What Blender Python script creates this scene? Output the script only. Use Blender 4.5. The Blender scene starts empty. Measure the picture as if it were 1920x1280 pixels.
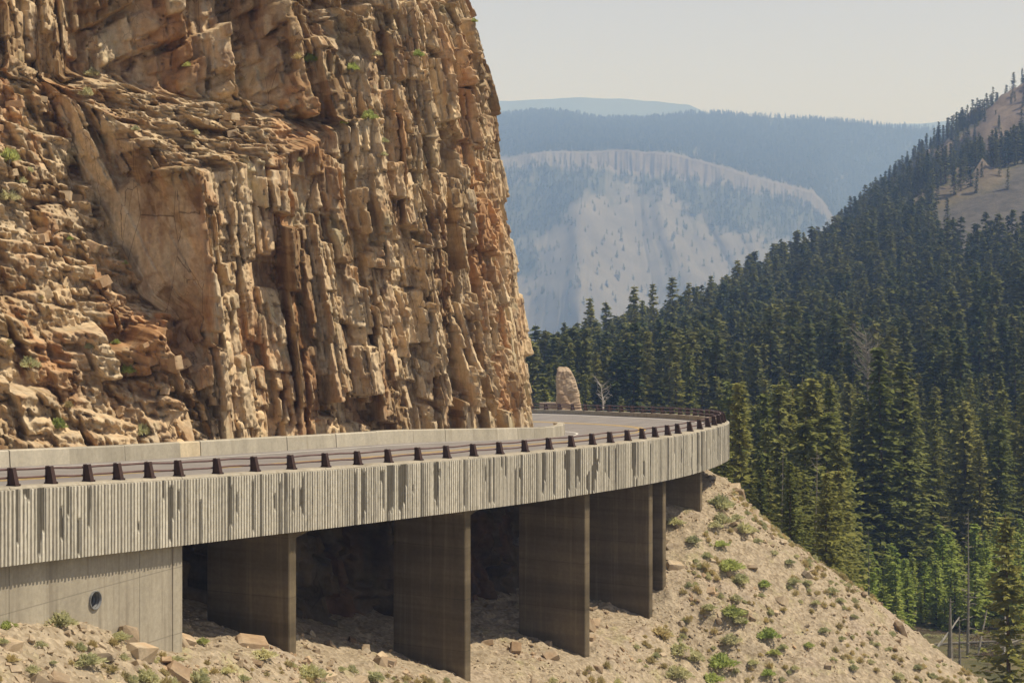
import bpy, bmesh, math, random
import numpy as np
from mathutils import Vector, Matrix, Euler

SC = bpy.context.scene
COL = SC.collection
R = math.radians

# ------------------------------------------------------------------ camera, sky, sun, exposure
F, HY = 3500.0, 470.0            # focal length and eye level, in pixels of the 1920 wide photograph
cam = bpy.data.cameras.new('camera'); camo = bpy.data.objects.new('camera', cam); COL.objects.link(camo)
camo.location = (0, 0, 0); camo.rotation_euler = (R(90), 0, 0)
cam.sensor_width = 36.0; cam.lens = F / 1920 * 36.0
cam.shift_y = -(640 - HY) / 1920
cam.clip_start = 0.5; cam.clip_end = 30000
SC.camera = camo

SUN_EL, SUN_AZ = R(59), R(-4)     # azimuth measured from +x towards +y
sdir = Vector((math.cos(SUN_EL) * math.cos(SUN_AZ), math.cos(SUN_EL) * math.sin(SUN_AZ), math.sin(SUN_EL)))
world = bpy.data.worlds.new('World'); SC.world = world; world.use_nodes = True
wn = world.node_tree.nodes; wl = world.node_tree.links
sky = wn.new('ShaderNodeTexSky'); sky.sky_type = 'NISHITA'; sky.sun_disc = False
sky.sun_elevation = SUN_EL; sky.sun_rotation = math.atan2(sdir.x, sdir.y)
sky.altitude = 2200; sky.air_density = 1.0; sky.dust_density = 3.0; sky.ozone_density = 1.0
bg = wn['Background']; bg.inputs['Strength'].default_value = 0.122
hs = wn.new('ShaderNodeHueSaturation'); hs.inputs['Saturation'].default_value = 0.27   # smoke-greyed summer sky
tn = wn.new('ShaderNodeMix'); tn.data_type = 'RGBA'; tn.blend_type = 'MULTIPLY'; tn.inputs[0].default_value = 1; tn.inputs[7].default_value = (.985, .955, 1.03, 1)
wl.new(sky.outputs[0], hs.inputs['Color']); wl.new(hs.outputs[0], tn.inputs[6]); wl.new(tn.outputs[2], bg.inputs['Color'])
sl = bpy.data.lights.new('sun', 'SUN'); sl.energy = 5.0; sl.angle = R(0.55); sl.color = (1.0, 0.93, 0.82)
so = bpy.data.objects.new('sun', sl); COL.objects.link(so)
so.rotation_euler = sdir.to_track_quat('Z', 'Y').to_euler()
SC.view_settings.view_transform = 'Standard'; SC.view_settings.look = 'None'
SC.view_settings.exposure = 0.0; SC.view_settings.gamma = 1.0
SC.view_settings.use_curve_mapping = False
try:
    SC.cycles.use_denoising = True
    SC.cycles.max_bounces = 6; SC.cycles.diffuse_bounces = 4; SC.cycles.transparent_max_bounces = 8
    SC.cycles.volume_bounces = 1
    SC.cycles.sample_clamp_indirect = 8
except Exception:
    pass

HAZE = 0.00034

# ------------------------------------------------------------------ helpers
rng = np.random.default_rng(7)
rnd = random.Random(11)

def W(px, py, D):
    return np.array(((px - 960) * D / F, D, -(py - HY) * D / F))

def tag(o, label=None, cat=None, group=None, kind=None):
    if label: o['label'] = label
    if cat: o['category'] = cat
    if group: o['group'] = group
    if kind: o['kind'] = kind
    return o

def empty(name, loc=(0, 0, 0), rz=0.0):
    o = bpy.data.objects.new(name, None); COL.objects.link(o)
    o.location = loc; o.rotation_euler = (0, 0, rz); o.empty_display_size = 0.3
    return o

def link(name, me, parent=None, mat=None):
    o = bpy.data.objects.new(name, me); COL.objects.link(o)
    if mat is not None and not me.materials: me.materials.append(mat)
    if parent: o.parent = parent
    return o

def np_mesh(name, V, Q, smooth=False, attrs=None):
    """V (n,3) float; Q (m,4) or (m,3) int"""
    V = np.asarray(V, np.float32); Q = np.asarray(Q, np.int32)
    me = bpy.data.meshes.new(name)
    n, k = Q.shape
    me.vertices.add(len(V)); me.vertices.foreach_set('co', V.ravel())
    me.loops.add(n * k); me.loops.foreach_set('vertex_index', Q.ravel())
    me.polygons.add(n)
    me.polygons.foreach_set('loop_start', np.arange(0, n * k, k, dtype=np.int32))
    me.polygons.foreach_set('loop_total', np.full(n, k, np.int32))
    if smooth: me.polygons.foreach_set('use_smooth', np.ones(n, bool))
    if attrs:
        for an, av in attrs.items():
            a = me.attributes.new(an, 'FLOAT', 'POINT'); a.data.foreach_set('value', np.asarray(av, np.float32).ravel())
    me.update(calc_edges=True)
    return me

def grid_quads(nu, nv, flip=False):
    i = np.arange(nu - 1)[:, None]; j = np.arange(nv - 1)[None, :]
    a = i * nv + j; b = (i + 1) * nv + j; c = (i + 1) * nv + j + 1; d = i * nv + j + 1
    q = np.stack([a, b, c, d], -1).reshape(-1, 4)
    return q[:, ::-1].copy() if flip else q

class MB:
    def __init__(s): s.v = []; s.f = []; s.a = []
    def add(s, vs, fs, a=0.0):
        b = len(s.v); s.v += [tuple(map(float, p)) for p in vs]; s.f += [tuple(b + i for i in f) for f in fs]
        s.a += [a] * len(vs) if not hasattr(a, '__len__') else list(a)
    def hexa(s, p, a=0.0):   # 8 points: bottom 4 (ccw), top 4
        s.add(p, [(3, 2, 1, 0), (4, 5, 6, 7), (0, 1, 5, 4), (1, 2, 6, 5), (2, 3, 7, 6), (3, 0, 4, 7)], a)
    def box(s, c, d, a=0.0):
        x, y, z = c; dx, dy, dz = d[0] / 2, d[1] / 2, d[2] / 2
        s.hexa([(x - dx, y - dy, z - dz), (x + dx, y - dy, z - dz), (x + dx, y + dy, z - dz), (x - dx, y + dy, z - dz),
                (x - dx, y - dy, z + dz), (x + dx, y - dy, z + dz), (x + dx, y + dy, z + dz), (x - dx, y + dy, z + dz)], a)
    def loft(s, rings, closed=True, caps=True, a=0.0):
        n = len(rings[0]); b = len(s.v)
        for r in rings:
            s.v += [tuple(map(float, p)) for p in r]; s.a += [a] * n
        for k in range(len(rings) - 1):
            for i in range(n if closed else n - 1):
                j = (i + 1) % n
                s.f.append((b + k * n + i, b + k * n + j, b + (k + 1) * n + j, b + (k + 1) * n + i))
        if caps and closed:
            s.f.append(tuple(b + i for i in range(n))[::-1]); m = b + (len(rings) - 1) * n
            s.f.append(tuple(m + i for i in range(n)))
    def tube(s, pts, rad, n=6, a=0.0):
        pts = [Vector(p) for p in pts]
        rad = rad if hasattr(rad, '__len__') else [rad] * len(pts)
        rings = []
        up = Vector((0.31, 0.17, 1)).normalized()
        for i, p in enumerate(pts):
            t = (pts[min(i + 1, len(pts) - 1)] - pts[max(i - 1, 0)])
            t = t.normalized() if t.length > 1e-9 else Vector((0, 0, 1))
            u = t.cross(up)
            if u.length < 1e-3: u = t.cross(Vector((1, 0, 0)))
            u.normalize(); w = t.cross(u)
            rings.append([p + (u * math.cos(2 * math.pi * k / n) + w * math.sin(2 * math.pi * k / n)) * rad[i] for k in range(n)])
        s.loft(rings, a=a)
    def mesh(s, name, smooth=False, attr=None):
        me = bpy.data.meshes.new(name); me.from_pydata(s.v, [], s.f)
        if smooth: me.polygons.foreach_set('use_smooth', np.ones(len(s.f), bool))
        if attr:
            at = me.attributes.new(attr, 'FLOAT', 'POINT'); at.data.foreach_set('value', np.asarray(s.a, np.float32))
        me.update()
        return me
    def build(s, name, mat, parent=None, smooth=False, attr=None):
        me = s.mesh(name, smooth, attr)
        return link(name, me, parent, mat)

# ---- numpy noise
def _h(ix, iy, seed, k=0):
    n = (ix.astype(np.int64) * 374761393 + iy.astype(np.int64) * 668265263 + int(seed) * 1442695041 + k * 982451653) & 0xffffffff
    n = ((n ^ (n >> 13)) * 1274126177) & 0xffffffff
    n = ((n ^ (n >> 15)) * 2246822519) & 0xffffffff
    return ((n ^ (n >> 16)) & 0xffffff) / float(0x1000000)

def vnoise(x, y, seed=0):
    ix = np.floor(x); iy = np.floor(y); fx = x - ix; fy = y - iy
    fx = fx * fx * fx * (fx * (fx * 6 - 15) + 10); fy = fy * fy * fy * (fy * (fy * 6 - 15) + 10)
    a = _h(ix, iy, seed); b = _h(ix + 1, iy, seed); c = _h(ix, iy + 1, seed); d = _h(ix + 1, iy + 1, seed)
    return (a + (b - a) * fx) * (1 - fy) + (c + (d - c) * fx) * fy

def fbm(x, y, seed=0, o=4):
    r = 0.0; am = 0.5; t = 0
    for i in range(o):
        r = r + am * (vnoise(x, y, seed + i * 17) * 2 - 1); t += am
        x = x * 2.03 + 3.1; y = y * 2.03 + 1.7; am *= 0.5
    return r / t

def cells(x, y, seed=0, jit=0.85):
    ix = np.floor(x); iy = np.floor(y)
    f1 = np.full(x.shape, 9.0); f2 = np.full(x.shape, 9.0)
    cx = np.zeros_like(x); cy = np.zeros_like(x); ci = np.zeros_like(x); cj = np.zeros_like(x)
    for a in (-1, 0, 1):
        for b in (-1, 0, 1):
            jx = ix + a; jy = iy + b
            qx = jx + .5 + jit * (_h(jx, jy, seed, 1) - .5); qy = jy + .5 + jit * (_h(jx, jy, seed, 2) - .5)
            d = np.maximum(np.abs(qx - x), np.abs(qy - y)) * .65 + .35 * np.hypot(qx - x, qy - y)
            m = d < f1
            f2 = np.where(m, f1, np.minimum(f2, d))
            cx = np.where(m, qx, cx); cy = np.where(m, qy, cy); ci = np.where(m, jx, ci); cj = np.where(m, jy, cj)
            f1 = np.where(m, d, f1)
    return f1, f2, x - cx, y - cy, [_h(ci, cj, seed, k) for k in (3, 4, 5, 6)]

def sstep(a, b, x):
    t = np.clip((x - a) / (b - a), 0, 1); return t * t * (3 - 2 * t)

# ------------------------------------------------------------------ materials
def mat_new(name):
    m = bpy.data.materials.new(name); m.use_nodes = True
    nt = m.node_tree; p = nt.nodes['Principled BSDF']
    p.inputs['Roughness'].default_value = 0.9
    p.inputs['Specular IOR Level'].default_value = 0.15
    return m, nt, p

class NT:
    """tiny node helper"""
    def __init__(s, nt): s.nt = nt; s.n = nt.nodes; s.l = nt.links
    def coord(s, which='Object'):
        return s.n.new('ShaderNodeTexCoord').outputs[which]
    def geo(s): return s.n.new('ShaderNodeNewGeometry').outputs['Position']
    def map(s, v, scale=(1, 1, 1), rot=(0, 0, 0), loc=(0, 0, 0)):
        m = s.n.new('ShaderNodeMapping'); s.l.new(v, m.inputs[0])
        m.inputs['Scale'].default_value = scale; m.inputs['Rotation'].default_value = rot; m.inputs['Location'].default_value = loc
        return m.outputs[0]
    def noise(s, v, sc, det=4, rough=.55, dist=0.0):
        n = s.n.new('ShaderNodeTexNoise'); s.l.new(v, n.inputs['Vector'])
        n.inputs['Scale'].default_value = sc; n.inputs['Detail'].default_value = det
        n.inputs['Roughness'].default_value = rough; n.inputs['Distortion'].default_value = dist
        return n.outputs['Fac']
    def voro(s, v, sc, feat='F1', out='Distance'):
        n = s.n.new('ShaderNodeTexVoronoi'); n.feature = feat; s.l.new(v, n.inputs['Vector']); n.inputs['Scale'].default_value = sc
        return n.outputs[out]
    def ramp(s, f, stops, interp='LINEAR'):
        r = s.n.new('ShaderNodeValToRGB'); s.l.new(f, r.inputs[0]); e = r.color_ramp.elements; r.color_ramp.interpolation = interp
        while len(e) < len(stops): e.new(0.5)
        for k, (p, c) in enumerate(stops):
            e[k].position = p; e[k].color = (c, c, c, 1) if not hasattr(c, '__len__') else (*c, 1)
        return r.outputs[0]
    def mix(s, f, a, b, typ='MIX'):
        m = s.n.new('ShaderNodeMix'); m.data_type = 'RGBA'; m.blend_type = typ
        for i, x in ((0, f), (6, a), (7, b)):
            if hasattr(x, 'is_linked'): s.l.new(x, m.inputs[i])
            elif i == 0: m.inputs[0].default_value = x
            else: m.inputs[i].default_value = (*x, 1)
        return m.outputs[2]
    def math(s, op, a, b=0.0):
        m = s.n.new('ShaderNodeMath'); m.operation = op
        for i, x in ((0, a), (1, b)):
            if hasattr(x, 'is_linked'): s.l.new(x, m.inputs[i])
            else: m.inputs[i].default_value = x
        return m.outputs[0]
    def attr(s, name):
        a = s.n.new('ShaderNodeAttribute'); a.attribute_name = name; return a.outputs['Fac']
    def rand(s): return s.n.new('ShaderNodeObjectInfo').outputs['Random']
    def bump(s, h, strength=.5, dist=.05, normal=None):
        b = s.n.new('ShaderNodeBump'); s.l.new(h, b.inputs['Height'])
        b.inputs['Strength'].default_value = strength; b.inputs['Distance'].default_value = dist
        if normal is not None: s.l.new(normal, b.inputs['Normal'])
        return b.outputs[0]

def rock_material(name, tan, orange, grey, dark, lichen, vert=True, use_attr=True, rot=0.0, rand_amt=0.0):
    m, nt, p = mat_new(name); h = NT(nt); g = h.geo()
    st = h.map(g, (1.0, 1.0, 0.28 if vert else 1.0))
    n1 = h.noise(st, .35, 5, .6, .3); n2 = h.noise(st, 1.3, 5, .65, .4); n3 = h.noise(g, 5.0, 5, .7)
    col = h.mix(h.ramp(n2, [(.36, 0), (.62, 1)]), grey, tan)
    col = h.mix(h.ramp(n1, [(.49, 0), (.62, .82)]), col, orange)
    n4 = h.noise(h.map(st, loc=(31, 7, 3)), .8, 4, .6)
    col = h.mix(h.ramp(n4, [(.53, 0), (.65, .75)]), col, dark)
    n5 = h.noise(h.map(g, loc=(9, 47, 13)), .55, 5, .65, .2)
    col = h.mix(h.ramp(n5, [(.56, 0), (.70, .6)]), col, lichen)
    if use_attr:
        cr = h.voro(h.map(g, (1.0, 1.0, .34), (0, 0, .5)), .75, 'DISTANCE_TO_EDGE'); cr2 = h.voro(h.map(g, (1, 1, .6), (0, 0, .5), (3, 8, 1)), 2.1, 'DISTANCE_TO_EDGE')
        jf = h.attr('joint_face')
        dist = h.math('MINIMUM', h.math('ADD', cr, h.math('MULTIPLY', h.math('SUBTRACT', 1.0, jf), h.ramp(n1, [(.40, .0), (.55, .2)]))), h.math('ADD', h.math('MULTIPLY', cr2, .6), h.math('MULTIPLY', h.math('SUBTRACT', 1.0, h.math('MULTIPLY', jf, .0)), h.ramp(n4, [(.44, .0), (.54, .2)]))))
        col = h.mix(h.ramp(dist, [(.0, .7), (.004, .6), (.010, 0)]), col, (.07, .042, .025))
        a = h.attr('tone')
        col = h.mix(1.0, col, h.ramp(a, [(0, (.45, .37, .29)), (.3, (.82, .76, .68)), (.55, (1.02, 1.02, 1.02)), (1, (1.34, 1.34, 1.30))]), 'MULTIPLY')
    if rand_amt:
        col = h.mix(rand_amt, col, h.ramp(h.rand(), [(0, (.62, .55, .48)), (.5, (1, 1, 1)), (1, (1.35, 1.3, 1.22))]), 'MULTIPLY')
    col = h.mix(1.0, col, h.ramp(n3, [(.3, (.78, .76, .73)), (.7, (1.18, 1.17, 1.15))]), 'MULTIPLY')
    nt.links.new(col, p.inputs['Base Color'])
    b = h.math('ADD', h.math('MULTIPLY', h.noise(h.map(g, (1, 1, 2.2)), 9, 3, .8), .5), h.math('MULTIPLY', h.noise(g, 26, 4, .8), .5))
    nt.links.new(h.bump(b, .55, .035), p.inputs['Normal'])
    return m

TAN = (.53, .405, .255)
M = {}
M['cliff'] = rock_material('cliff_rock', TAN, (.40, .225, .11), (.43, .35, .245), (.27, .175, .105), (.38, .36, .24))
M['dark_rock'] = rock_material('shade_darkened_rock', (.13, .095, .06), (.12, .06, .03), (.10, .08, .055), (.06, .042, .03), (.11, .10, .065))  # cliff rock again, colour darkened to imitate the deep shade under the deck
M['rock'] = rock_material('loose_rock', (.42, .335, .23), (.38, .265, .165), (.38, .325, .25), (.29, .215, .145), (.40, .35, .25), vert=False, use_attr=False, rand_amt=.8)
M['pillar'] = rock_material('pillar_rock', (.46, .35, .25), (.42, .29, .19), (.42, .34, .25), (.36, .26, .18), (.37, .30, .21), vert=False, use_attr=False)

def ground_material():
    m, nt, p = mat_new('gravel_slope'); h = NT(nt); g = h.geo()
    n1 = h.noise(g, .35, 5, .6); n2 = h.noise(g, 2.2, 5, .65); n3 = h.noise(g, 14, 4, .7)
    v = h.voro(g, 9, 'F1', 'Color')
    sep = nt.nodes.new('ShaderNodeSeparateColor'); nt.links.new(v, sep.inputs[0])
    col = h.mix(h.ramp(n2, [(.38, 0), (.62, 1)]), (.295, .24, .168), (.375, .31, .222))
    col = h.mix(h.ramp(n1, [(.54, 0), (.66, .55)]), col, (.36, .29, .225))
    col = h.mix(h.ramp(h.noise(h.map(g, loc=(5, 9, 2)), .8, 4, .6), [(.56, 0), (.68, .55)]), col, (.33, .30, .15))
    col = h.mix(1.0, col, h.ramp(sep.outputs[0], [(0, (.72, .68, .62)), (.6, (1, 1, 1)), (1, (1.25, 1.22, 1.18))]), 'MULTIPLY')
    nt.links.new(col, p.inputs['Base Color'])
    b = h.math('ADD', h.math('MULTIPLY', h.voro(g, 9), .8), h.math('ADD', h.math('MULTIPLY', h.voro(g, 23), .4), h.math('MULTIPLY', n3, .5)))
    nt.links.new(h.bump(b, .55, .05), p.inputs['Normal'])
    return m
M['gravel'] = ground_material()

def concrete_material(name, base, stain, rand=0.0, attr=True):
    m, nt, p = mat_new(name); h = NT(nt); g = h.geo()
    n1 = h.noise(h.map(g, (1, 1, .25)), 1.1, 5, .6); n2 = h.noise(g, 7, 5, .7)
    col = h.mix(h.ramp(n1, [(.35, 0), (.68, 1)]), tuple(x * .82 for x in base), tuple(min(1, x * 1.08) for x in base))
    col = h.mix(1.0, col, h.ramp(n2, [(.3, .86), (.7, 1.1)]), 'MULTIPLY')
    n3 = h.noise(h.map(g, (2.2, 2.2, .16)), 1.6, 4, .6)
    col = h.mix(h.ramp(n3, [(.58, 0), (.74, .55)]), col, stain)
    if attr: col = h.mix(h.attr('stain'), col, stain)
    if rand: col = h.mix(rand, col, h.ramp(h.rand(), [(0, (.8, .78, .72)), (1, (1.2, 1.18, 1.12))]), 'MULTIPLY')
    if 'pier' in name or 'smooth' in name:        # lift lines of the formwork and tie holes
        sx = nt.nodes.new('ShaderNodeSeparateXYZ'); nt.links.new(g, sx.inputs[0])
        fz = h.math('FRACT', h.math('DIVIDE', h.math('ADD', sx.outputs[2], 60.0), 1.83))
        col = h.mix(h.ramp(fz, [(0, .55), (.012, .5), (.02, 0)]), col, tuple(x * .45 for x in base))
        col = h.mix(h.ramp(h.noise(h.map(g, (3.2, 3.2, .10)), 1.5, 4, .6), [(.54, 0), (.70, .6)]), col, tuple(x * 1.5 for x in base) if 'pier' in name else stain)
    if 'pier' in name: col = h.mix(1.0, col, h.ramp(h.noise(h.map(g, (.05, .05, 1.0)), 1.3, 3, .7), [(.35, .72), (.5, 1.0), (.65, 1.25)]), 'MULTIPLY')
    nt.links.new(col, p.inputs['Base Color'])
    nt.links.new(h.bump(h.math('ADD', n2, h.math('MULTIPLY', h.noise(g, 30, 3, .7), .5)), .35, .02), p.inputs['Normal'])
    return m
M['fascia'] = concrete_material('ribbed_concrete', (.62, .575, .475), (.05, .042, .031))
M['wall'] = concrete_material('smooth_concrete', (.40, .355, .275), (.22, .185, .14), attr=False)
M['pier'] = concrete_material('pier_concrete', (.165, .13, .082), (.085, .062, .038), attr=False)  # concrete darkened in colour to deepen the shade on piers, beams and deck slab
M['barrier'] = concrete_material('barrier_concrete', (.43, .395, .325), (.27, .23, .175), rand=.6, attr=False)
M['barrier_patch'] = concrete_material('patched_concrete', (.60, .50, .34), (.46, .38, .26), attr=False)
M['stone_block'] = rock_material('block_stone', (.38, .32, .26), (.34, .25, .18), (.33, .29, .25), (.22, .18, .14), (.36, .33, .27), vert=False, use_attr=False)

def asphalt_material():
    m, nt, p = mat_new('worn_asphalt'); h = NT(nt); g = h.geo()
    col = h.mix(h.ramp(h.noise(g, .6, 5, .6), [(.35, 0), (.65, 1)]), (.215, .195, .18), (.27, .245, .225))
    col = h.mix(1.0, col, h.ramp(h.noise(g, 25, 3, .7), [(.3, .85), (.7, 1.12)]), 'MULTIPLY')
    nt.links.new(col, p.inputs['Base Color']); p.inputs['Roughness'].default_value = .85
    nt.links.new(h.bump(h.noise(g, 60, 3, .7), .3, .01), p.inputs['Normal'])
    return m
M['asphalt'] = asphalt_material()

def plain(name, c, var=.2, sc=3, rough=.8, spec=.2, rand=0.0, bump=.2):
    m, nt, p = mat_new(name); h = NT(nt); g = h.geo()
    col = h.mix(h.ramp(h.noise(g, sc, 5, .65), [(.3, 0), (.7, 1)]), tuple(x * (1 - var) for x in c), tuple(x * (1 + var) for x in c))
    if rand: col = h.mix(rand, col, h.ramp(h.rand(), [(0, (.55, .55, .55)), (.5, (1, 1, 1)), (1, (1.45, 1.4, 1.3))]), 'MULTIPLY')
    nt.links.new(col, p.inputs['Base Color']); p.inputs['Roughness'].default_value = rough; p.inputs['Specular IOR Level'].default_value = spec
    if bump: nt.links.new(h.bump(h.noise(g, sc * 6, 4, .7), bump, .03), p.inputs['Normal'])
    return m
M['yellow'] = plain('yellow_road_paint', (.55, .36, .09), .25, 4)
M['white'] = plain('white_road_paint', (.62, .60, .55), .2, 4)
M['post'] = plain('brown_steel', (.055, .030, .024), .25, 5, .6, .3)
M['rail'] = plain('faded_brown_rail', (.135, .080, .070), .25, 4, .55, .35)
M['pipe'] = plain('galvanised_pipe', (.20, .20, .20), .3, 6, .5, .4)
M['bark'] = plain('conifer_bark', (.12, .085, .06), .3, 6, .95, .1)
M['deadwood'] = plain('weathered_dead_wood', (.25, .225, .19), .3, 5, .95, .1, rand=.4)
M['palewood'] = plain('bleached_dead_wood', (.55, .51, .45), .2, 5, .95, .1)

def foliage_material(name, dark, light, rand=1.0, trans=.25):
    m, nt, p = mat_new(name); h = NT(nt); g = h.geo()
    col = h.mix(h.ramp(h.rand(), [(0, 0), (1, 1)]), dark, light)
    col = h.mix(1.0, col, h.ramp(h.noise(g, .9, 4, .7), [(.3, (.68, .7, .66)), (.7, (1.35, 1.3, 1.2))]), 'MULTIPLY')
    nt.links.new(col, p.inputs['Base Color']); p.inputs['Roughness'].default_value = .75; p.inputs['Specular IOR Level'].default_value = .12
    tr = nt.nodes.new('ShaderNodeBsdfTranslucent'); nt.links.new(col, tr.inputs[0])
    mx = nt.nodes.new('ShaderNodeMixShader'); mx.inputs[0].default_value = trans
    nt.links.new(p.outputs[0], mx.inputs[1]); nt.links.new(tr.outputs[0], mx.inputs[2])
    nt.links.new(mx.outputs[0], nt.nodes['Material Output'].inputs['Surface'])
    return m
M['needles'] = foliage_material('conifer_needles', (.145, .168, .045), (.27, .262, .075), trans=.3)
M['far_needles'] = foliage_material('distant_needles', (.062, .084, .028), (.165, .165, .05))
M['young_needles'] = foliage_material('young_pine_needles', (.26, .34, .075), (.37, .41, .11), trans=.4)
M['sage'] = foliage_material('sagebrush_leaves', (.50, .51, .30), (.64, .62, .40), trans=.45)
M['green_shrub'] = foliage_material('green_shrub_leaves', (.36, .45, .15), (.50, .53, .22), trans=.45)
M['dry_grass'] = foliage_material('dry_bunch_grass', (.50, .42, .22), (.6, .52, .3), trans=.35)

# ------------------------------------------------------------------ the road line (outer top edge of the viaduct)
SS = np.arange(-45, 125, .25)
def _line():
    k = np.where(SS < 28.3, -.00524, -.00524 + (.02035 + .00524) * np.clip((SS - 28.3) / 12, 0, 1))
    k = np.where(SS > 92, .012, k)
    i0 = int(np.argmin(abs(SS)))
    th = .3944 - (np.cumsum(k) - np.cumsum(k)[i0]) * .25
    X = np.cumsum(np.sin(th)) * .25; Y = np.cumsum(np.cos(th)) * .25
    X += -960 / F * 44.32 - X[i0]; Y += 44.32 - Y[i0]
    zs = [(-45, -3.2), (-20, -4.35), (0, -5.62), (7, -6.17), (15.5, -6.78), (23.5, -7.26), (28, -7.50), (33.5, -7.70), (38.5, -7.89), (45, -8.12), (50.5, -8.34), (60, -8.92), (70, -9.6), (82, -10.4), (90, -10.85), (125, -12.9)]
    z = np.interp(SS, [a for a, b in zs], [b for a, b in zs])
    kk = np.hanning(25); kk /= kk.sum(); zp = np.pad(z, 12, mode='edge'); z2 = np.convolve(zp, kk, 'valid'); z2[:14] = z[:14]; z2[-14:] = z[-14:]
    return X, Y, th, z2
LX, LY, LT, LZ = _line()
def P(s, d, z=None):
    """points at distance s along the line, d metres to the outside (right) of it"""
    s = np.asarray(s, float); x = np.interp(s, SS, LX); y = np.interp(s, SS, LY); t = np.interp(s, SS, LT)
    X = x + np.cos(t) * d; Y = y - np.sin(t) * d
    if z is None: return X, Y
    return np.stack(np.broadcast_arrays(X, Y, z), -1)
def head(s): return float(np.interp(s, SS, LT))
def ztop(s): return np.interp(s, SS, LZ)
ROADW = 8.6
def roadz(s, d):
    b = -.62 * sstep(26, 56, np.asarray(s, float))
    return ztop(s) - .25 + b * np.clip((-np.asarray(d, float) - .5) / 8.1, -.2, 1.6)
_m = (SS > -5) & (SS < 56)
PXL = LX[_m] / LY[_m] * F + 960
def s_of_px_d(px, d):
    q = SS[_m]; x, y = P(q, d); return float(np.interp(px, x / y * F + 960, q))
def s_of_px(px): return float(np.interp(px, PXL, SS[_m]))
PIER_S = [s_of_px_d(p, -.34) for p in (556, 883, 1106, 1224, 1249, 1317)]
FH = 1.88   # fascia height

# ------------------------------------------------------------------ terrain
GB = [(-45, -6.2), (-20, -7.2), (0, -9.05), (3.4, -9.55), (7, -10.9), (PIER_S[0], -12.35), (PIER_S[1], -15.4), (PIER_S[2], -16.15), (PIER_S[3], -15.6), (PIER_S[4] + .5, -14.2), (PIER_S[5], -11.95), (50.5, -11.6), (56, -11.9), (70, -12.7), (90, -14), (125, -16)]
def talus_z(s, d, detail=True):
    b = np.interp(s, [a for a, q in GB], [q for a, q in GB])
    slope = .68 + .45 * sstep(50, 60, s) + .1 * sstep(8, 0, s)
    z = b - np.where(d > 0, slope * d, .22 * d)
    z = z + .35 * fbm(s * .25, d * .25, 5) * sstep(-2, 3, d)
    if detail:
        f1, f2, dx, dy, r = cells(s / 1.1 + .4 * fbm(s, d, 3), d / .8 + .4 * fbm(s, d, 4), 21)
        z = z + np.where(r[0] > .62, (.42 - f1).clip(0, 1) * .5 * r[1], 0)
        z = z + .10 * fbm(s * 1.3, d * 1.3, 8) + .07 * fbm(s * 5, d * 5, 9, 3)
    return z

def build_talus():
    s = np.arange(-8, 66, .085); d = np.concatenate([np.arange(-9.5, 13, .085), np.arange(13, 28, .2)])
    S, Dd = np.meshgrid(s, d, indexing='ij')
    Z = talus_z(S, Dd)
    V = P(S, Dd, Z).reshape(-1, 3)
    me = np_mesh('talus_slope', V, grid_quads(len(s), len(d)), smooth=False)
    o = link('gravel_slope', me, None, M['gravel'])
    tag(o, 'steep tan gravel slope falling away below the viaduct', kind='structure')
build_talus()

# hillside and valley floor, from a thin plate spline through surveyed points
HPTS = []
for px, y, D in [(1000, 850, 350), (1000, 880, 240), (1060, 800, 360), (1100, 765, 380), (1100, 800, 320), (1100, 820, 235), (1300, 668, 440), (1300, 750, 330), (1300, 850, 225),
                 (1450, 565, 520), (1450, 660, 380), (1450, 790, 270), (1600, 428, 640), (1600, 560, 450), (1600, 760, 280),
                 (1750, 300, 800), (1750, 365, 690), (1750, 450, 560), (1750, 580, 420), (1750, 770, 280),
                 (1920, 185, 900), (1920, 330, 720), (1920, 440, 550), (1920, 570, 420), (1920, 790, 270), (2150, 100, 900), (2150, 420, 550), (2150, 560, 420)]:
    HPTS.append(W(px, y, D))
HPTS += [np.array(p, float) for p in [(20, 100, -30), (45, 105, -29), (75, 115, -27), (20, 130, -29), (45, 135, -28.5), (80, 140, -26), (15, 165, -28.5), (45, 170, -27.5), (85, 180, -23), (-10, 180, -29), (0, 215, -28), (40, 205, -26), (-40, 250, -30), (-60, 330, -33),
          (-100, 450, -60), (-20, 480, -62), (20, 600, -78), (45, 540, -48), (80, 760, -72), (105, 680, -28), (150, 950, -20), (260, 1050, 30), (60, 60, -34), (110, 60, -26), (20, 40, -28), (200, 150, 10), (160, 60, -4), (-30, 60, -32), (-70, 120, -36), (-20, 30, -27), (0, 100, -31), (-5, 130, -30), (0, 75, -32)]]
HPTS = np.array(HPTS)
def _tps():
    c = HPTS[:, :2] / 100; n = len(c)
    r = np.hypot(c[:, None, 0] - c[None, :, 0], c[:, None, 1] - c[None, :, 1])
    K = np.where(r > 0, r * r * np.log(np.maximum(r, 1e-9)), 0) + np.eye(n) * .01
    A = np.zeros((n + 3, n + 3)); A[:n, :n] = K; A[:n, n] = 1; A[:n, n + 1:] = c; A[n, :n] = 1; A[n + 1:, :n] = c.T
    b = np.zeros(n + 3); b[:n] = HPTS[:, 2]
    return np.linalg.solve(A, b)
_TW = _tps()
def hill_z(x, y):
    x = np.asarray(x, float) / 100; y = np.asarray(y, float) / 100; c = HPTS[:, :2] / 100
    z = _TW[-3] + _TW[-2] * x + _TW[-1] * y
    for k in range(len(c)):
        r2 = (x - c[k, 0]) ** 2 + (y - c[k, 1]) ** 2
        z = z + _TW[k] * .5 * r2 * np.log(np.maximum(r2, 1e-12))
    return z

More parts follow.
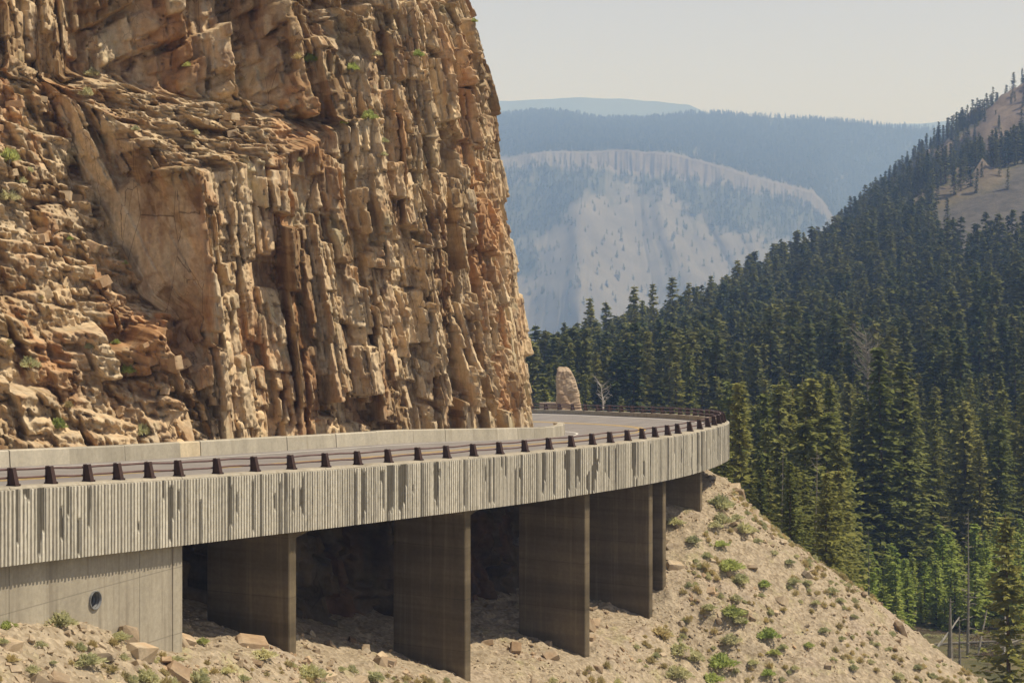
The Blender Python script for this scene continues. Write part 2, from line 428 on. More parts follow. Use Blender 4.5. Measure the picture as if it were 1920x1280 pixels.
def hill_outcrop(x, y):
    """weight 0..1 of bare rock ribs on the upper slope and of the scree fan"""
    px = x / y * F + 960; py = HY - hill_z(x, y) / y * F
    n = .14 + fbm(x * .02, y * .012, 41) + .5 * fbm(x * .07, y * .05, 43)
    o = sstep(-.02, .16, n) * sstep(560, 640, y) * sstep(1590, 1650, px)
    o = np.maximum(o, sstep(1845, 1885, px) * sstep(640, 720, y) * sstep(300, 235, py))
    scree = sstep(1725, 1765, px) * sstep(0, 10, py - (412 - (px - 1700) * .45) + 26 * fbm(x * .06, y * .04, 47)) * sstep(520, 500, py) * sstep(430, 450, y)
    return o * (1 - scree), scree

def build_hill():
    xs = np.arange(-130, 420, 3.5); ys = np.arange(28, 1060, 3.5)
    X, Y = np.meshgrid(xs, ys, indexing='ij')
    Z = hill_z(X, Y)
    o, scr = hill_outcrop(X, Y)
    f1, f2, dx, dy, r = cells(X / 14, Y / 14, 77)
    Z = Z + o * (r[0] * 4 + 6 * fbm(X * .1, Y * .1, 3)) + .8 * fbm(X * .05, Y * .05, 6)
    V = np.stack([X, Y, Z], -1).reshape(-1, 3)
    me = np_mesh('hillside', V, grid_quads(len(xs), len(ys)), smooth=False, attrs={'outcrop': o, 'scree': scr})
    m, nt, p = mat_new('forest_floor'); h = NT(nt); g = h.geo()
    n1 = h.noise(g, .06, 5, .6); n2 = h.noise(g, .5, 5, .65)
    col = h.mix(h.ramp(n2, [(.35, 0), (.65, 1)]), (.075, .075, .032), (.15, .125, .065))
    rockc = h.mix(h.ramp(h.noise(h.map(g, (1, 1, .3)), .12, 5, .7), [(.35, 0), (.65, 1)]), (.11, .082, .06), (.205, .16, .118))
    scr_c = h.mix(h.ramp(h.noise(g, .25, 5, .7), [(.35, 0), (.65, 1)]), (.065, .06, .052), (.12, .107, .09))
    col = h.mix(h.attr('outcrop'), col, rockc); col = h.mix(h.attr('scree'), col, scr_c)
    nt.links.new(col, p.inputs['Base Color'])
    nt.links.new(h.bump(n2, .6, .6), p.inputs['Normal'])
    ob = link('hillside', me, None, m)
    tag(ob, 'forested hillside with bare rock ribs and a scree fan across the canyon', kind='structure')
build_hill()

# ------------------------------------------------------------------ cliff
def blocks(u, v, cu, cv, amp, gx, gy, K, seed, wx=(.32, .72), wy=(.30, .72), shear=0.0):
    """union of tilted, flat-faced blocks about cu x cv metres; returns height, crack weight and random numbers of the block on top"""
    x = u / cu; y = v / cv
    ix = np.floor(x); iy = np.floor(y)
    best = np.full(u.shape, -99.0); sec = best.copy(); ra = np.zeros_like(u); rb_ = np.zeros_like(u)
    for a in (-1, 0, 1):
        jx = ix + a
        for b in (-1, 0, 1):
            jy = iy + b
            H = lambda k: _h(jx, jy, seed, k)
            dx = (x - (jx + .5 + .75 * (H(1) - .5))) * cu; dy = (y - (jy + .5 + .75 * (H(2) - .5))) * cv
            dx = dx + dy * (shear + .10 * (H(10) - .5)); 
            hx = cu * (wx[0] + (wx[1] - wx[0]) * H(3)); hy = cv * (wy[0] + (wy[1] - wy[0]) * H(4))
            top = np.maximum(np.abs(dx) - hx, np.abs(dy + dx * .5 * (H(11) - .5)) - hy)
            g1 = gx[0] + gx[1] * (H(5) - .5) * 2; g2 = gy[0] + gy[1] * (H(6) - .5) * 2
            # a chamfer plane cuts one side of many blocks
            ch = np.maximum(0, (dx * np.where(H(12) > .5, 1, -1) + dy * (H(13) - .5)) - hx * (.2 + .6 * H(14))) * (.5 + 1.2 * H(15)) * (H(16) > .62)
            val = amp * (H(7) - .5) * 2 + g1 * dx + g2 * dy - ch - K * np.maximum(top, 0)
            m = val > best
            sec = np.where(m, best, np.maximum(sec, val)); ra = np.where(m, H(8), ra); rb_ = np.where(m, H(9), rb_); best = np.where(m, val, best)
    return np.maximum(best, -1.0 * amp), best - sec, ra, rb_

def cliff_base(s, h):
    """how far the face leans back (m): a rubbly ramp on the near side, a stepped buttress, then sheer columns round to the corner"""
    top_b = np.interp(s, [20.6, 20.7, 22.58, 22.66, 25, 28, 36, 36.1], [3.4, 4.4, 4.9, 10.4, 10.9, 11.6, 14.5, 80])
    st = np.interp(s, [0, 14, 18.0, 18.1, 20.6, 20.7, 22.58, 22.66, 24.3, 24.4, 28, 40, 80], [.66, .64, .64, .60, .59, .40, .40, .10, .13, .09, .11, .12, .13])
    ramp = .64
    w = sstep(24, 35.5, s + .8 * fbm(s * .5, h * .25, 67)); w = np.where(s < 22.66, 0, w)
    bt = st * np.minimum(h, top_b)
    b = st * h + .16 * np.clip(h - 18, 0, None) * sstep(36, 46, s)
    full = np.maximum(ramp * h - bt, 0) * (1 - w) + np.maximum(st * h - bt, 0) * w
    b = np.where(h > top_b, bt + np.minimum((h - top_b) * 2.0, full), b)
    bench = 14.3 + .7 * fbm(s * .4, h * 0, 57)
    over = np.clip(h - bench, 0, None) * (1 - w)
    b = b - over * (ramp - .08) + .4 * sstep(0, .3, over)
    gully = sstep(31, 33.5, s) * sstep(37.5, 35, s) * np.clip(h - 16.5, 0, None)
    b = b + gully * .6 + .0 * s
    rub = np.maximum(sstep(22.579, 22.574, s), sstep(-.1, .3, h - top_b) * sstep(.6, .4, w) * (s > 22.665)) * sstep(.2, -.2, h - bench)
    rub = np.maximum(rub, sstep(0, 2, gully))
    return b, rub
def cliff_relief(s, h, b, rub, flat=None):
    """relief of the face along the bisector of 'out' and 'back along the road'"""
    db = np.diff(b, axis=0, prepend=b[:1]); ds = np.diff(s, axis=0, prepend=s[:1])
    U = np.cumsum(np.sqrt(ds * ds + db * db), axis=0)
    U0 = np.cumsum(np.sqrt(ds * ds + np.median(db, axis=1, keepdims=True) ** 2), axis=0)
    U = np.where(s > 22.665, .08 * U + .92 * U0 + 50, .6 * U + .4 * U0)
    wu = .32 * fbm(U * .13, h * .06, 51, 2); u = U + wu + .05 * h; Vc = np.cumsum(np.sqrt(np.diff(h, axis=1, prepend=h[:, :1]) ** 2 + np.clip(np.diff(b, axis=1, prepend=b[:, :1]), -.2, .2) ** 2), axis=1)
    v = Vc + .2 * fbm(U * .3, h * .1, 52, 2)
    wall = np.clip((np.abs(db) / np.maximum(ds, 1e-4) - 3) / 6, 0, 1) if flat is None else flat
    tone = np.zeros_like(u); d = np.zeros_like(u); crack = np.zeros_like(u)
    c = 1 - rub; face = wall * sstep(4.2, 5.0, h + .6 * fbm(U * .8, h * .3, 58)) * sstep(10.2, 9.4, h + .8 * fbm(U * .7, h * .3, 59)); q = c * (1 - .87 * face)
    for (cu, cv, am, gx, gy, K, cd, sd) in ((2.0, 7.5, .60, (.0, .85), (-.03, .05), 12, .60, 62), (1.0, 2.5, .50, (.0, .9), (-.06, .14), 16, .40, 63), (.44, .95, .20, (0, .7), (-.08, .2), 14, .14, 64), (.19, .5, .045, (0, .5), (0, .3), 8, .03, 65)):
        k, e, ra, rb_ = blocks(u, v, cu, cv, am, gx, gy, K, sd)
        d += q * (k - cd * np.clip(1 - e / (cd * .13), 0, 1)); tone += c * (rb_ - .5) * (.5 if cu > .8 else .28)
        crack = np.maximum(crack, q * np.clip(1 - e / (cd * .35), 0, 1) * (cu > .5))
    for (cu, cv, am, gx, gy, K, cd, sd) in ((2.4, 1.7, .52, (.0, .6), (.45, .25), 9, .14, 71), (1.05, .72, .38, (0, .7), (.45, .3), 9, .10, 72), (.46, .32, .17, (0, .7), (.3, .4), 8, .05, 73), (.2, .15, .055, (0, .5), (.2, .4), 6, .02, 74)):
        k, e, ra, rb_ = blocks(u, v + .10 * u, cu, cv, am, gx, gy, K, sd, (.32, .7), (.32, .7))
        d += rub * (k - cd * np.clip(1 - e / (cd * .13), 0, 1)); tone += rub * (rb_ - .5) * (.45 if cu > .9 else .3)
    d += .02 * fbm(u * 4, v * 4, 81, 2)
    return d, np.clip(tone + .5, 0, 1), face, wu

CLIFF_D = -10.35
def cliff_pos(S, H, b, rel, wu, z0):
    t = np.interp(S, SS, LT)
    X, Y = P(S - .35 * wu + .05 * H, CLIFF_D - b)
    ax = .80 * np.cos(t) - .60 * np.sin(t); ay = -.80 * np.sin(t) - .60 * np.cos(t)
    return np.stack([X + ax * rel, Y + ay * rel, z0 + H], -1)
def build_cliff():
    dense = lambda a, b, n: np.linspace(a, b, n)
    s = np.unique(np.concatenate([np.arange(-12, 8, .3), np.arange(8, 63, .052), np.arange(63, 86, .25), dense(22.58, 22.66, 70), dense(20.6, 20.7, 16), dense(24.3, 24.4, 8)]).round(4)); h = np.concatenate([np.arange(-.8, 22.5, .056), np.arange(22.5, 30, .25)])
    S, H = np.meshgrid(s, h, indexing='ij')
    b, rub = cliff_base(S, H)
    for sa, sb in ((22.58, 22.66),):        # the big joint face is one plane
        i0 = int(np.argmin(abs(s - sa))); i1 = int(np.argmin(abs(s - sb))) + 1; f = np.linspace(0, 1, i1 - i0 + 1)[:, None]
        b[i0:i1 + 1] = b[i0] * (1 - f) + b[i1] * f; rub[i0 + 1:i1] = 0
    d, tone, crack, wu = cliff_relief(S, H, b, rub)
    d = np.where(H < 1.5, np.minimum(d, .55), d) * (1 - .62 * sstep(50, 57, S))
    V = cliff_pos(S, H, b, d, wu, roadz(S, -8.6))
    me = np_mesh('cliff', V.reshape(-1, 3), grid_quads(len(s), len(h), flip=True), smooth=False, attrs={'tone': tone, 'rubble': rub, 'joint_face': crack})
    o = link('cliff', me, None, M['cliff'])
    tag(o, 'tall jointed golden brown rock cliff rising beside the road', kind='structure')
    # rock face under the deck
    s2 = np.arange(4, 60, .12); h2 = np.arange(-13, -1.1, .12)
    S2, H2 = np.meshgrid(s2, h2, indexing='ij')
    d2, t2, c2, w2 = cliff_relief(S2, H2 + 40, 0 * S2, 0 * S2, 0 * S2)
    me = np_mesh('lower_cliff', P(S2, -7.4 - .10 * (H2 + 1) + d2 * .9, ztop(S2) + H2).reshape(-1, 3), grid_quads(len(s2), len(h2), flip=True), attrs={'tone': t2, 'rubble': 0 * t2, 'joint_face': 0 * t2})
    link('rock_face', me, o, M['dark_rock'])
    return o, (s, h, V, rub)
cliff, CG = build_cliff()

# ------------------------------------------------------------------ gravel slope beyond the bend, valley floor sheet
def build_far_bank():
    s = np.arange(66, 122, .6); d = np.arange(-9, 26, .6)
    S, Dd = np.meshgrid(s, d, indexing='ij')
    Z = np.minimum(talus_z(S, Dd, False), roadz(S, Dd) - .35)
    o = link('road_bank', np_mesh('road_bank', P(S, Dd, Z).reshape(-1, 3), grid_quads(len(s), len(d))), None, M['gravel'])
    tag(o, 'tan gravel bank carrying the road beyond the bend', kind='structure')
    m = plain('valley_floor', (.20, .18, .10), .25, .004)
    xs = np.linspace(-5600, 5600, 30); ys = np.linspace(-600, 7200, 30); X, Y = np.meshgrid(xs, ys, indexing='ij')
    g = link('ground', np_mesh('ground', np.stack([X, Y, X * 0 - 150], -1).reshape(-1, 3), grid_quads(30, 30)), None, m)
    tag(g, 'low valley floor far below the road', kind='structure')
build_far_bank()

# ------------------------------------------------------------------ road
def build_road():
    def strip(name, s0, s1, d0, d1, lift, mat, parent=None, ds=.6, dd=1.0):
        s = np.arange(s0, s1 + .01, ds); d = np.linspace(d0, d1, max(2, int(abs(d1 - d0) / dd) + 1))
        S, Dd = np.meshgrid(s, d, indexing='ij')
        return link(name, np_mesh(name, P(S, Dd, roadz(S, Dd) + lift).reshape(-1, 3), grid_quads(len(s), len(d)), True), parent, mat)
    r = strip('road', -44, 122, -10.6, -.40, 0, M['asphalt'])
    tag(r, 'worn grey two lane asphalt road curving round the cliff', kind='structure')
    strip('centre_line', -44, 120, -4.62, -4.52, .006, M['yellow'], r); strip('centre_line', -44, 120, -4.36, -4.26, .006, M['yellow'], r)
    strip('edge_line', -44, 120, -1.05, -.93, .006, M['white'], r); strip('edge_line', -44, 120, -7.95, -7.83, .006, M['white'], r)
    return r
road = build_road()

# ------------------------------------------------------------------ viaduct
def build_viaduct():
    root = empty('viaduct', tuple(P(25, -2, float(ztop(25)) - 8)))
    tag(root, 'curved concrete viaduct with rough ribbed fascia on thin wall piers', 'bridge')
    inv = Matrix.Translation(-root.location)
    def child(o):
        o.parent = root; o.matrix_parent_inverse = inv; return o
    # fascia panels, each with its own broken ribs
    cuts = [-20, -9, s_of_px(20), s_of_px(343), s_of_px(612), s_of_px(880), s_of_px(1094), s_of_px(1265), s_of_px(1317), 54, 60]
    for k in range(len(cuts) - 1):
        a, b = cuts[k] + .012, cuts[k + 1] - .012
        ss = np.linspace(a, b, max(3, int((b - a) / .5)))
        mb = MB(); rings = []
        for s in ss:
            zt = float(ztop(s))
            rings.append([P(s, -.012, zt - FH), P(s, -.012, zt - .05), P(s, -.05, zt), P(s, -.44, zt), P(s, -.44, zt - .6), P(s, -.38, zt - FH)])
        mb.loft(rings)
        body = child(mb.build('fascia_panel', M['wall']))
        pitch = .14; n = int((b - a) / pitch); pitch = (b - a) / n
        rb = MB(); bk = MB(); seg = 16
        run = rnd.random() * 50
        clus = [(rnd.uniform(a, b), rnd.choice([.1, .13, .16, .22, .36]), *sorted((rnd.choice([0, 0, rnd.random()]), rnd.choice([1, rnd.random(), rnd.random()])))) for _ in range(int((b - a) / .42))]
        for i in range(n):
            s0 = a + (i + .5) * pitch
            w = pitch * rnd.uniform(.52, .74)
            broken = rnd.random()
            proud = rnd.uniform(.032, .055)
            zt = float(ztop(s0))
            tt = np.linspace(0, 1, seg + 1)
            nz = vnoise(tt * 9 + i * 13.7, tt * 0 + run, 5); nz2 = vnoise(tt * 19 + i * 5.1, tt * 0 + run, 6)
            gap = np.zeros(seg + 1)
            dkc = 0.0
            for (sc_, wd, t0_, t1_) in clus:      # lengths of rib have spalled off in patches and the scars have darkened
                if abs(s0 - sc_) < wd / 2 and rnd.random() < .85:
                    g_ = ((tt > t0_ - .03 + rnd.gauss(0, .12)) & (tt < t1_ + .03 + rnd.gauss(0, .22))) * 1.0
                    gap = np.maximum(gap, g_); dkc = 1.0
            pr = proud * (1 - .92 * gap) * (.9 + .2 * nz2)
            rings = []; at = []
            base_st = float(np.clip(rnd.gauss(.02, .12), 0, .4))
            for q, t in enumerate(tt):
                z = zt - .07 - t * (FH - .075)
                wl_ = w * (.5 - .30 * max(0, nz[q] - .55)) ; wr_ = w * (.5 - .6 * max(0, nz2[q] - .5))
                tp = .86
                rings.append([P(s0 - wl_, -.014, z), P(s0 - wl_ * tp, pr[q], z), P(s0 + wr_ * tp, pr[q], z), P(s0 + wr_, -.014, z)])
                at += [max(base_st, .88 * gap[q])] * 4
            v0 = len(rb.v)
            rb.loft(rings, closed=True, caps=True)
            rb.a[v0:] = at
            # backing groove between this rib and the next, some of it darkened by seep
            dk = .95 if dkc else (.7 if rnd.random() < .15 else .2)
            e0, e1 = (0.0, 1.0)
            if dk > .4:
                e0 = rnd.choice([0, 0, rnd.random() * .5]); e1 = min(1, e0 + rnd.uniform(.3, 1))
            vs = []; fs = []; aa = []
            broad = gap.any() and dk > .5
            sa, sb = (s0 - pitch * .5, s0 + pitch * .5)
            for q, t in enumerate(tt):
                z = zt - .065 - t * (FH - .07)
                v = max(dk if e0 <= t <= e1 else .2, .9 * gap[q])
                vs += [P(sa, .002, z), P(sb, .002, z)]; aa += [v, v]
                if q: fs.append((2 * q - 2, 2 * q, 2 * q + 1, 2 * q - 1))
            bk.add(vs, fs, aa)
        r1 = rb.build('ribs', M['fascia'], body, attr='stain'); r1['kind'] = 'stuff'
        bk.build('groove_face', M['fascia'], body, attr='stain')
        # a thin coping on top
    # far kerb parapet beyond the bridge
    for a, b in ((60.02, 78), (78.02, 97)):
        mb = MB(); mb.loft([[P(s, 0, float(ztop(s)) - 1.6), P(s, 0, float(ztop(s))), P(s, -.44, float(ztop(s))), P(s, -.44, float(ztop(s)) - 1.2)] for s in np.linspace(a, b, 40)])
        child(mb.build('kerb_parapet', M['wall']))
    # deck slab
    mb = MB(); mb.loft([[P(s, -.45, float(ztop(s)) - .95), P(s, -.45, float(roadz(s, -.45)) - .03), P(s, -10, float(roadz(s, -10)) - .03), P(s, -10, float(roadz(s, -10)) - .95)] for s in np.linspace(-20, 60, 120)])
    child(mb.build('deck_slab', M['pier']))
    # haunched beams between supports
    sup = [s_of_px_d(341, -.3) - .2] + [p for p in PIER_S if p]
    for a, b in zip(sup[:-1], sup[1:]):
        mb = MB(); rings = []
        for t in np.linspace(0.001, .999, 22):
            s = a + (b - a) * t; zt = float(ztop(s)); u = 2 * t - 1
            zb = zt - FH + .34 - .62 * u * u * min(1, (b - a) / 7)
            rings.append([P(s, -.46, zb), P(s, -.46, zt - .97), P(s, -3.35, zt - .97), P(s, -3.35, zb)])
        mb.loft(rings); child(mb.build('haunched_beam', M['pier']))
    # piers
    for i, s in enumerate(PIER_S):
        th = .40; mb = MB()
        zt = float(ztop(s)); lo = float(talus_z(np.array(s), np.array(0.), False)) - 1.6
        mb.hexa([P(s - th, -3.4, lo), P(s - th, -.34, lo), P(s, -.34, lo), P(s, -3.4, lo), P(s - th, -3.4, zt - FH + .5), P(s - th, -.34, zt - FH + .5), P(s, -.34, zt - FH + .5), P(s, -3.4, zt - FH + .5)])
        me = mb.mesh('pier'); bm = bmesh.new(); bm.from_mesh(me)
        bmesh.ops.bevel(bm, geom=[e for e in bm.edges if abs(e.verts[0].co.z - e.verts[1].co.z) > 2], offset=.03, segments=1, affect='EDGES')
        bm.to_mesh(me); bm.free()
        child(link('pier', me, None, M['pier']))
    # abutment wall in three pours, the middle one pierced by a drain pipe
    sa = s_of_px_d(341, -.3); joints = [-20, s_of_px_d(17, -.3), s_of_px_d(262, -.3), sa]
    sp = s_of_px_d(177, -.3) ; zp = -9.02
    for k in range(3):
        a, b = joints[k] + .008, joints[k + 1] - (.008 if k < 2 else 0)
        mb = MB()
        if k != 1:
            mb.loft([[P(s, -.30, -14), P(s, -.30, float(ztop(s)) - FH + .1), P(s, -.8, float(ztop(s)) - FH + .1), P(s, -.8, -14)] for s in np.linspace(a, b, 14)])
            if k == 2:    # the end return into the hillside and its raised corner band
                mb.hexa([P(b - .42, -.81, -14), P(b, -.81, -14), P(b, -4.6, -14), P(b - .42, -4.6, -14)] + [P(b - .42, -.81, float(ztop(b)) - FH + .4), P(b, -.81, float(ztop(b)) - FH + .4), P(b, -4.6, float(ztop(b)) - FH + .4), P(b - .42, -4.6, float(ztop(b)) - FH + .4)])
            w = child(mb.build('abutment_wall', M['wall']))
            if k == 2:
                cb = MB(); cb.loft([[P(s, -.30, -14), P(s, -.275, -14), P(s, -.275, float(ztop(s)) - FH + .05), P(s, -.30, float(ztop(s)) - FH + .05)] for s in np.linspace(b - .45, b - .02, 3)])
                cb.build('corner_band', M['wall'], w)
        else:
            N = 32; rad = .235
            angs = sorted([2 * math.pi * i / N for i in range(N)])
            ring_o, ring_i = [], []
            zb = -14.0
            for an in angs:
                ca, sn = math.cos(an), math.sin(an)
                ztp = float(ztop(sp)) - FH + .1
                tx = ((b - sp) / ca if ca > 1e-6 else ((a - sp) / ca if ca < -1e-6 else 1e9)); tz = ((ztp - zp) / sn if sn > 1e-6 else ((zb - zp) / sn if sn < -1e-6 else 1e9))
                t = min(tx, tz); so_ = sp + ca * t; zo = zp + sn * t
                if zo > zp + .3: zo = float(ztop(so_)) - FH + .1 if abs(t - tz) < 1e-9 else zo
                ring_o.append((so_, zo)); ring_i.append((sp + ca * rad, zp + sn * rad))
            # snap the ray nearest each corner onto it
            for cs, cz in ((a, zb), (b, zb), (a, float(ztop(a)) - FH + .1), (b, float(ztop(b)) - FH + .1)):
                j = min(range(N), key=lambda q: abs(((math.atan2(cz - zp, cs - sp) - angs[q] + math.pi) % (2 * math.pi)) - math.pi))
                ring_o[j] = (cs, cz)
            vs = [P(s, -.30, z) for s, z in ring_o] + [P(s, -.30, z) for s, z in ring_i]
            fs = [(q, (q + 1) % N, N + (q + 1) % N, N + q) for q in range(N)]
            mb.add(vs, fs)
            w = child(mb.build('abutment_wall', M['wall']))
            pb = MB(); prof = []
            for q in range(26):
                dd = -.24 - q * .05; rr = rad - .012 - (.016 if q % 2 else 0)
                prof.append([P(sp + math.cos(an) * rr, dd, zp + math.sin(an) * rr) for an in angs])
            pb.loft(prof, caps=False)
            pb.loft([[P(sp + math.cos(an) * r_, dd, zp + math.sin(an) * r_) for an in angs] for r_, dd in ((rad - .012, -.24), (rad + .006, -.24), (rad + .006, -.32))], caps=False)
            pb.build('drain_pipe', M['pipe'], w)
    return root
viaduct = build_viaduct()

# ------------------------------------------------------------------ guardrail
def build_guardrail():
    root = empty('guardrail', tuple(P(25, -.3, float(ztop(25)))))
    tag(root, 'brown steel guardrail of tapered posts and pipes along the outer edge', 'guardrail')
    inv = Matrix.Translation(-root.location)
    pxs = [-30, 40, 110, 180, 236, 294, 349, 421, 491, 559, 623, 683, 740, 796, 849, 899, 948, 995, 1040, 1082, 1121, 1154.5, 1187, 1214.5, 1238.5, 1262, 1281]
    ps = [s_of_px(p) for p in pxs]
    while ps[-1] < 62: ps.append(ps[-1] + 1.86)
    while ps[-1] < 96: ps.append(ps[-1] + 1.62)
    mb = MB(); hp = .43
    # tapered web plate with a sloping outer flange, a base plate and two bolts; x = along the road, y = outwards
    mb.hexa([(-.045, -.12, .018), (.045, -.12, .018), (.045, .095, .018), (-.045, .095, .018), (-.04, -.12, hp), (.04, -.12, hp), (.04, -.01, hp), (-.04, -.01, hp)])
    mb.box((0, -.01, .009), (.2, .28, .018))
    for x in (-.085, .085):
        for y in (-.13, .11): mb.box((x, y, .03), (.035, .035, .03))
    mb.hexa([(-.075, .09, .02), (.075, .09, .02), (.075, .112, .02), (-.075, .112, .02), (-.065, -.014, hp + .012), (.065, -.014, hp + .012), (.065, .01, hp + .012), (-.065, .01, hp + .012)])
    mb.hexa([(-.075, -.142, .02), (.075, -.142, .02), (.075, -.12, .02), (-.075, -.12, .02), (-.065, -.142, hp + .012), (.065, -.142, hp + .012), (.065, -.12, hp + .012), (-.065, -.12, hp + .012)])
    pm = mb.mesh('post'); pm.materials.append(M['post'])
    for s in ps:
        o = link('post', pm, root)
        o.matrix_parent_inverse = inv
        t = head(s); x, y, z = P(s, -.22, float(ztop(s)))
        o.location = (x, y, z); o.rotation_euler = (0, rnd.gauss(0, .012), math.pi / 2 - t + math.pi)
        # local +y must point outwards (cos t, -sin t)
        o.rotation_euler.z = math.atan2(-math.sin(t), math.cos(t)) - math.pi / 2
    for hz, rad in ((.375, .029), (.17, .028)):
        mb = MB(); ss = np.arange(ps[0] - 12, ps[-1] + .3, .55)
        mb.tube([P(s, -.40, float(ztop(s)) + hz + .012 * math.sin(s * 1.3) + .008 * math.sin(s * 3.1)) for s in ss], rad, 8)
        o = mb.build('rail', M['rail'], root, smooth=True); o.matrix_parent_inverse = inv
    return root
build_guardrail()

# ------------------------------------------------------------------ inner barrier
def build_barrier():
    root = empty('barrier_wall', tuple(P(25, -8.8, float(roadz(25, -8.8)))))
    tag(root, 'low pale concrete barrier of butted blocks along the foot of the cliff', 'barrier')
    inv = Matrix.Translation(-root.location)
    s = 2.0; k = 0
    sl_ = [(s_of_in(338), s_of_in(376))]
    cuts = [2.0]
    while cuts[-1] < 65: cuts.append(cuts[-1] + rnd.choice([2.7, 3.0, 3.0, 3.2]))
    pa, pb_ = sl_[0]
    cuts = sorted([c for c in cuts if not (pa - 1.0 < c < pb_ + 1.0)] + [pa, pb_])
    for a, b in zip(cuts[:-1], cuts[1:]):
        mb = MB(); j = rnd.gauss(0, .012); jz = rnd.gauss(0, .008)
        rings = []
        for q in np.linspace(a + .012, b - .012, 5):
            z = float(roadz(q, -8.7)); hh = .53 + .10 * float(sstep(50, 62, q)) + jz
            rings.append([P(q, -8.56 + j, z - .15), P(q, -8.60 + j, z + hh - .03), P(q, -8.64 + j, z + hh), P(q, -8.96 + j, z + hh), P(q, -9.0 + j, z + hh - .03), P(q, -9.02 + j, z - .15)])
        mb.loft(rings)
        o = mb.build('barrier_block', M['barrier_patch'] if abs(a - pa) < .01 else M['barrier'], root); o.matrix_parent_inverse = inv
    return root
def s_of_in(px):
    q = np.arange(0, 55, .1); x, y = P(q, -8.6); return float(np.interp(px, x / y * F + 960, q))
build_barrier()

# ------------------------------------------------------------------ mountains
def interp(x, tab): return np.interp(x, [a for a, b in tab], [b for a, b in tab])
RIM = [(800, 305), (945, 300), (1000, 288), (1100, 288), (1180, 283), (1250, 290), (1330, 308), (1400, 331), (1470, 350), (1525, 365), (1548, 392), (1575, 440), (1640, 500), (1800, 560)]
RIDGE = [(800, 215), (945, 216), (1020, 212), (1060, 213), (1120, 224), (1200, 226), (1300, 214), (1380, 217), (1500, 224), (1600, 232), (1680, 240), (1740, 243), (1850, 255), (2000, 262)]
CLIFFH = [(800, 8), (1000, 16), (1120, 26), (1180, 36), (1300, 36), (1400, 22), (1480, 18), (1530, 26), (1560, 8), (1800, 4)]
def mountain_point(px, t):
    uu = np.clip(t / .56, 0, 1) ** 14
    rim = interp(px, RIM) + 3 * fbm(px * .03, t * 0, 31) * uu; ridge = interp(px, RIDGE) + 2 * fbm(px * .02, t * 0, 33); ch = interp(px, CLIFFH) * (1 + .5 * fbm(px * .05, t * 0, 32) * uu)
    base_y = 720.0
    y = np.where(t < .56, base_y + (rim + ch - base_y) * (t / .56) ** .92, np.where(t < .60, rim + ch - ch * (t - .56) / .04, rim + (ridge - rim) * np.clip((t - .60) / .38, 0, 1) ** .9))
    y = np.where(t > .98, ridge + (t - .98) / .02 * 30, y)
    D = np.where(t < .56, 1850 + 520 * (t / .56), np.where(t < .60, 2370 + 25 * (t - .56) / .04, 2395 + 905 * np.clip((t - .6) / .38, 0, 1)))
    D = np.where(t > .98, 3300 + (t - .98) / .02 * 260, D)
    u = np.clip(t / .56, 0, 1)
    # spurs and gullies running down the scree
    fx = (px - 1090) / (1.25 - u * .62)
    q = lambda c, w: np.exp(-np.sqrt(((fx - c) / w) ** 2 + .05))
    spur = 210 * q(0, 95) + 120 * q(215, 70) + 130 * q(-210, 80) + 130 * q(400, 80)
    rib = 22 * fbm(fx * .010, u * 3, 34, 3) + 22 * np.abs(fbm(fx * .018 + .25 * fbm(fx * .02, u * 3, 40), u * .8, 35, 3))
    m = np.sin(np.pi * np.clip(u, 0, 1)) ** .6 * (t < .56)
    D = D - (spur + rib) * m
    D = D - np.where((t >= .5) & (t < .62), 12 * np.abs(fbm(px * .05, t * 3, 36)) + 5 * fbm(px * .21, t * 9, 37), 0)
    D = D + np.where(t > .62, 40 * fbm(px * .012, t * 5, 38) * np.sin(np.pi * np.clip((t - .62) / .36, 0, 1)), 0)
    return y, D * 1.27
FAN = [(300, 700), (600, 640), (800, 700), (900, 700), (960, 545), (1035, 440), (1100, 372), (1180, 345), (1260, 385), (1330, 425), (1420, 455), (1500, 450), (1650, 440), (1900, 440)]
def fan_edge(px, y):
    return sstep(18, -28, y - interp(px, FAN) + 60 * fbm(px * .02, y * .02, 87) + 30 * fbm(px * .07, y * .07, 88))
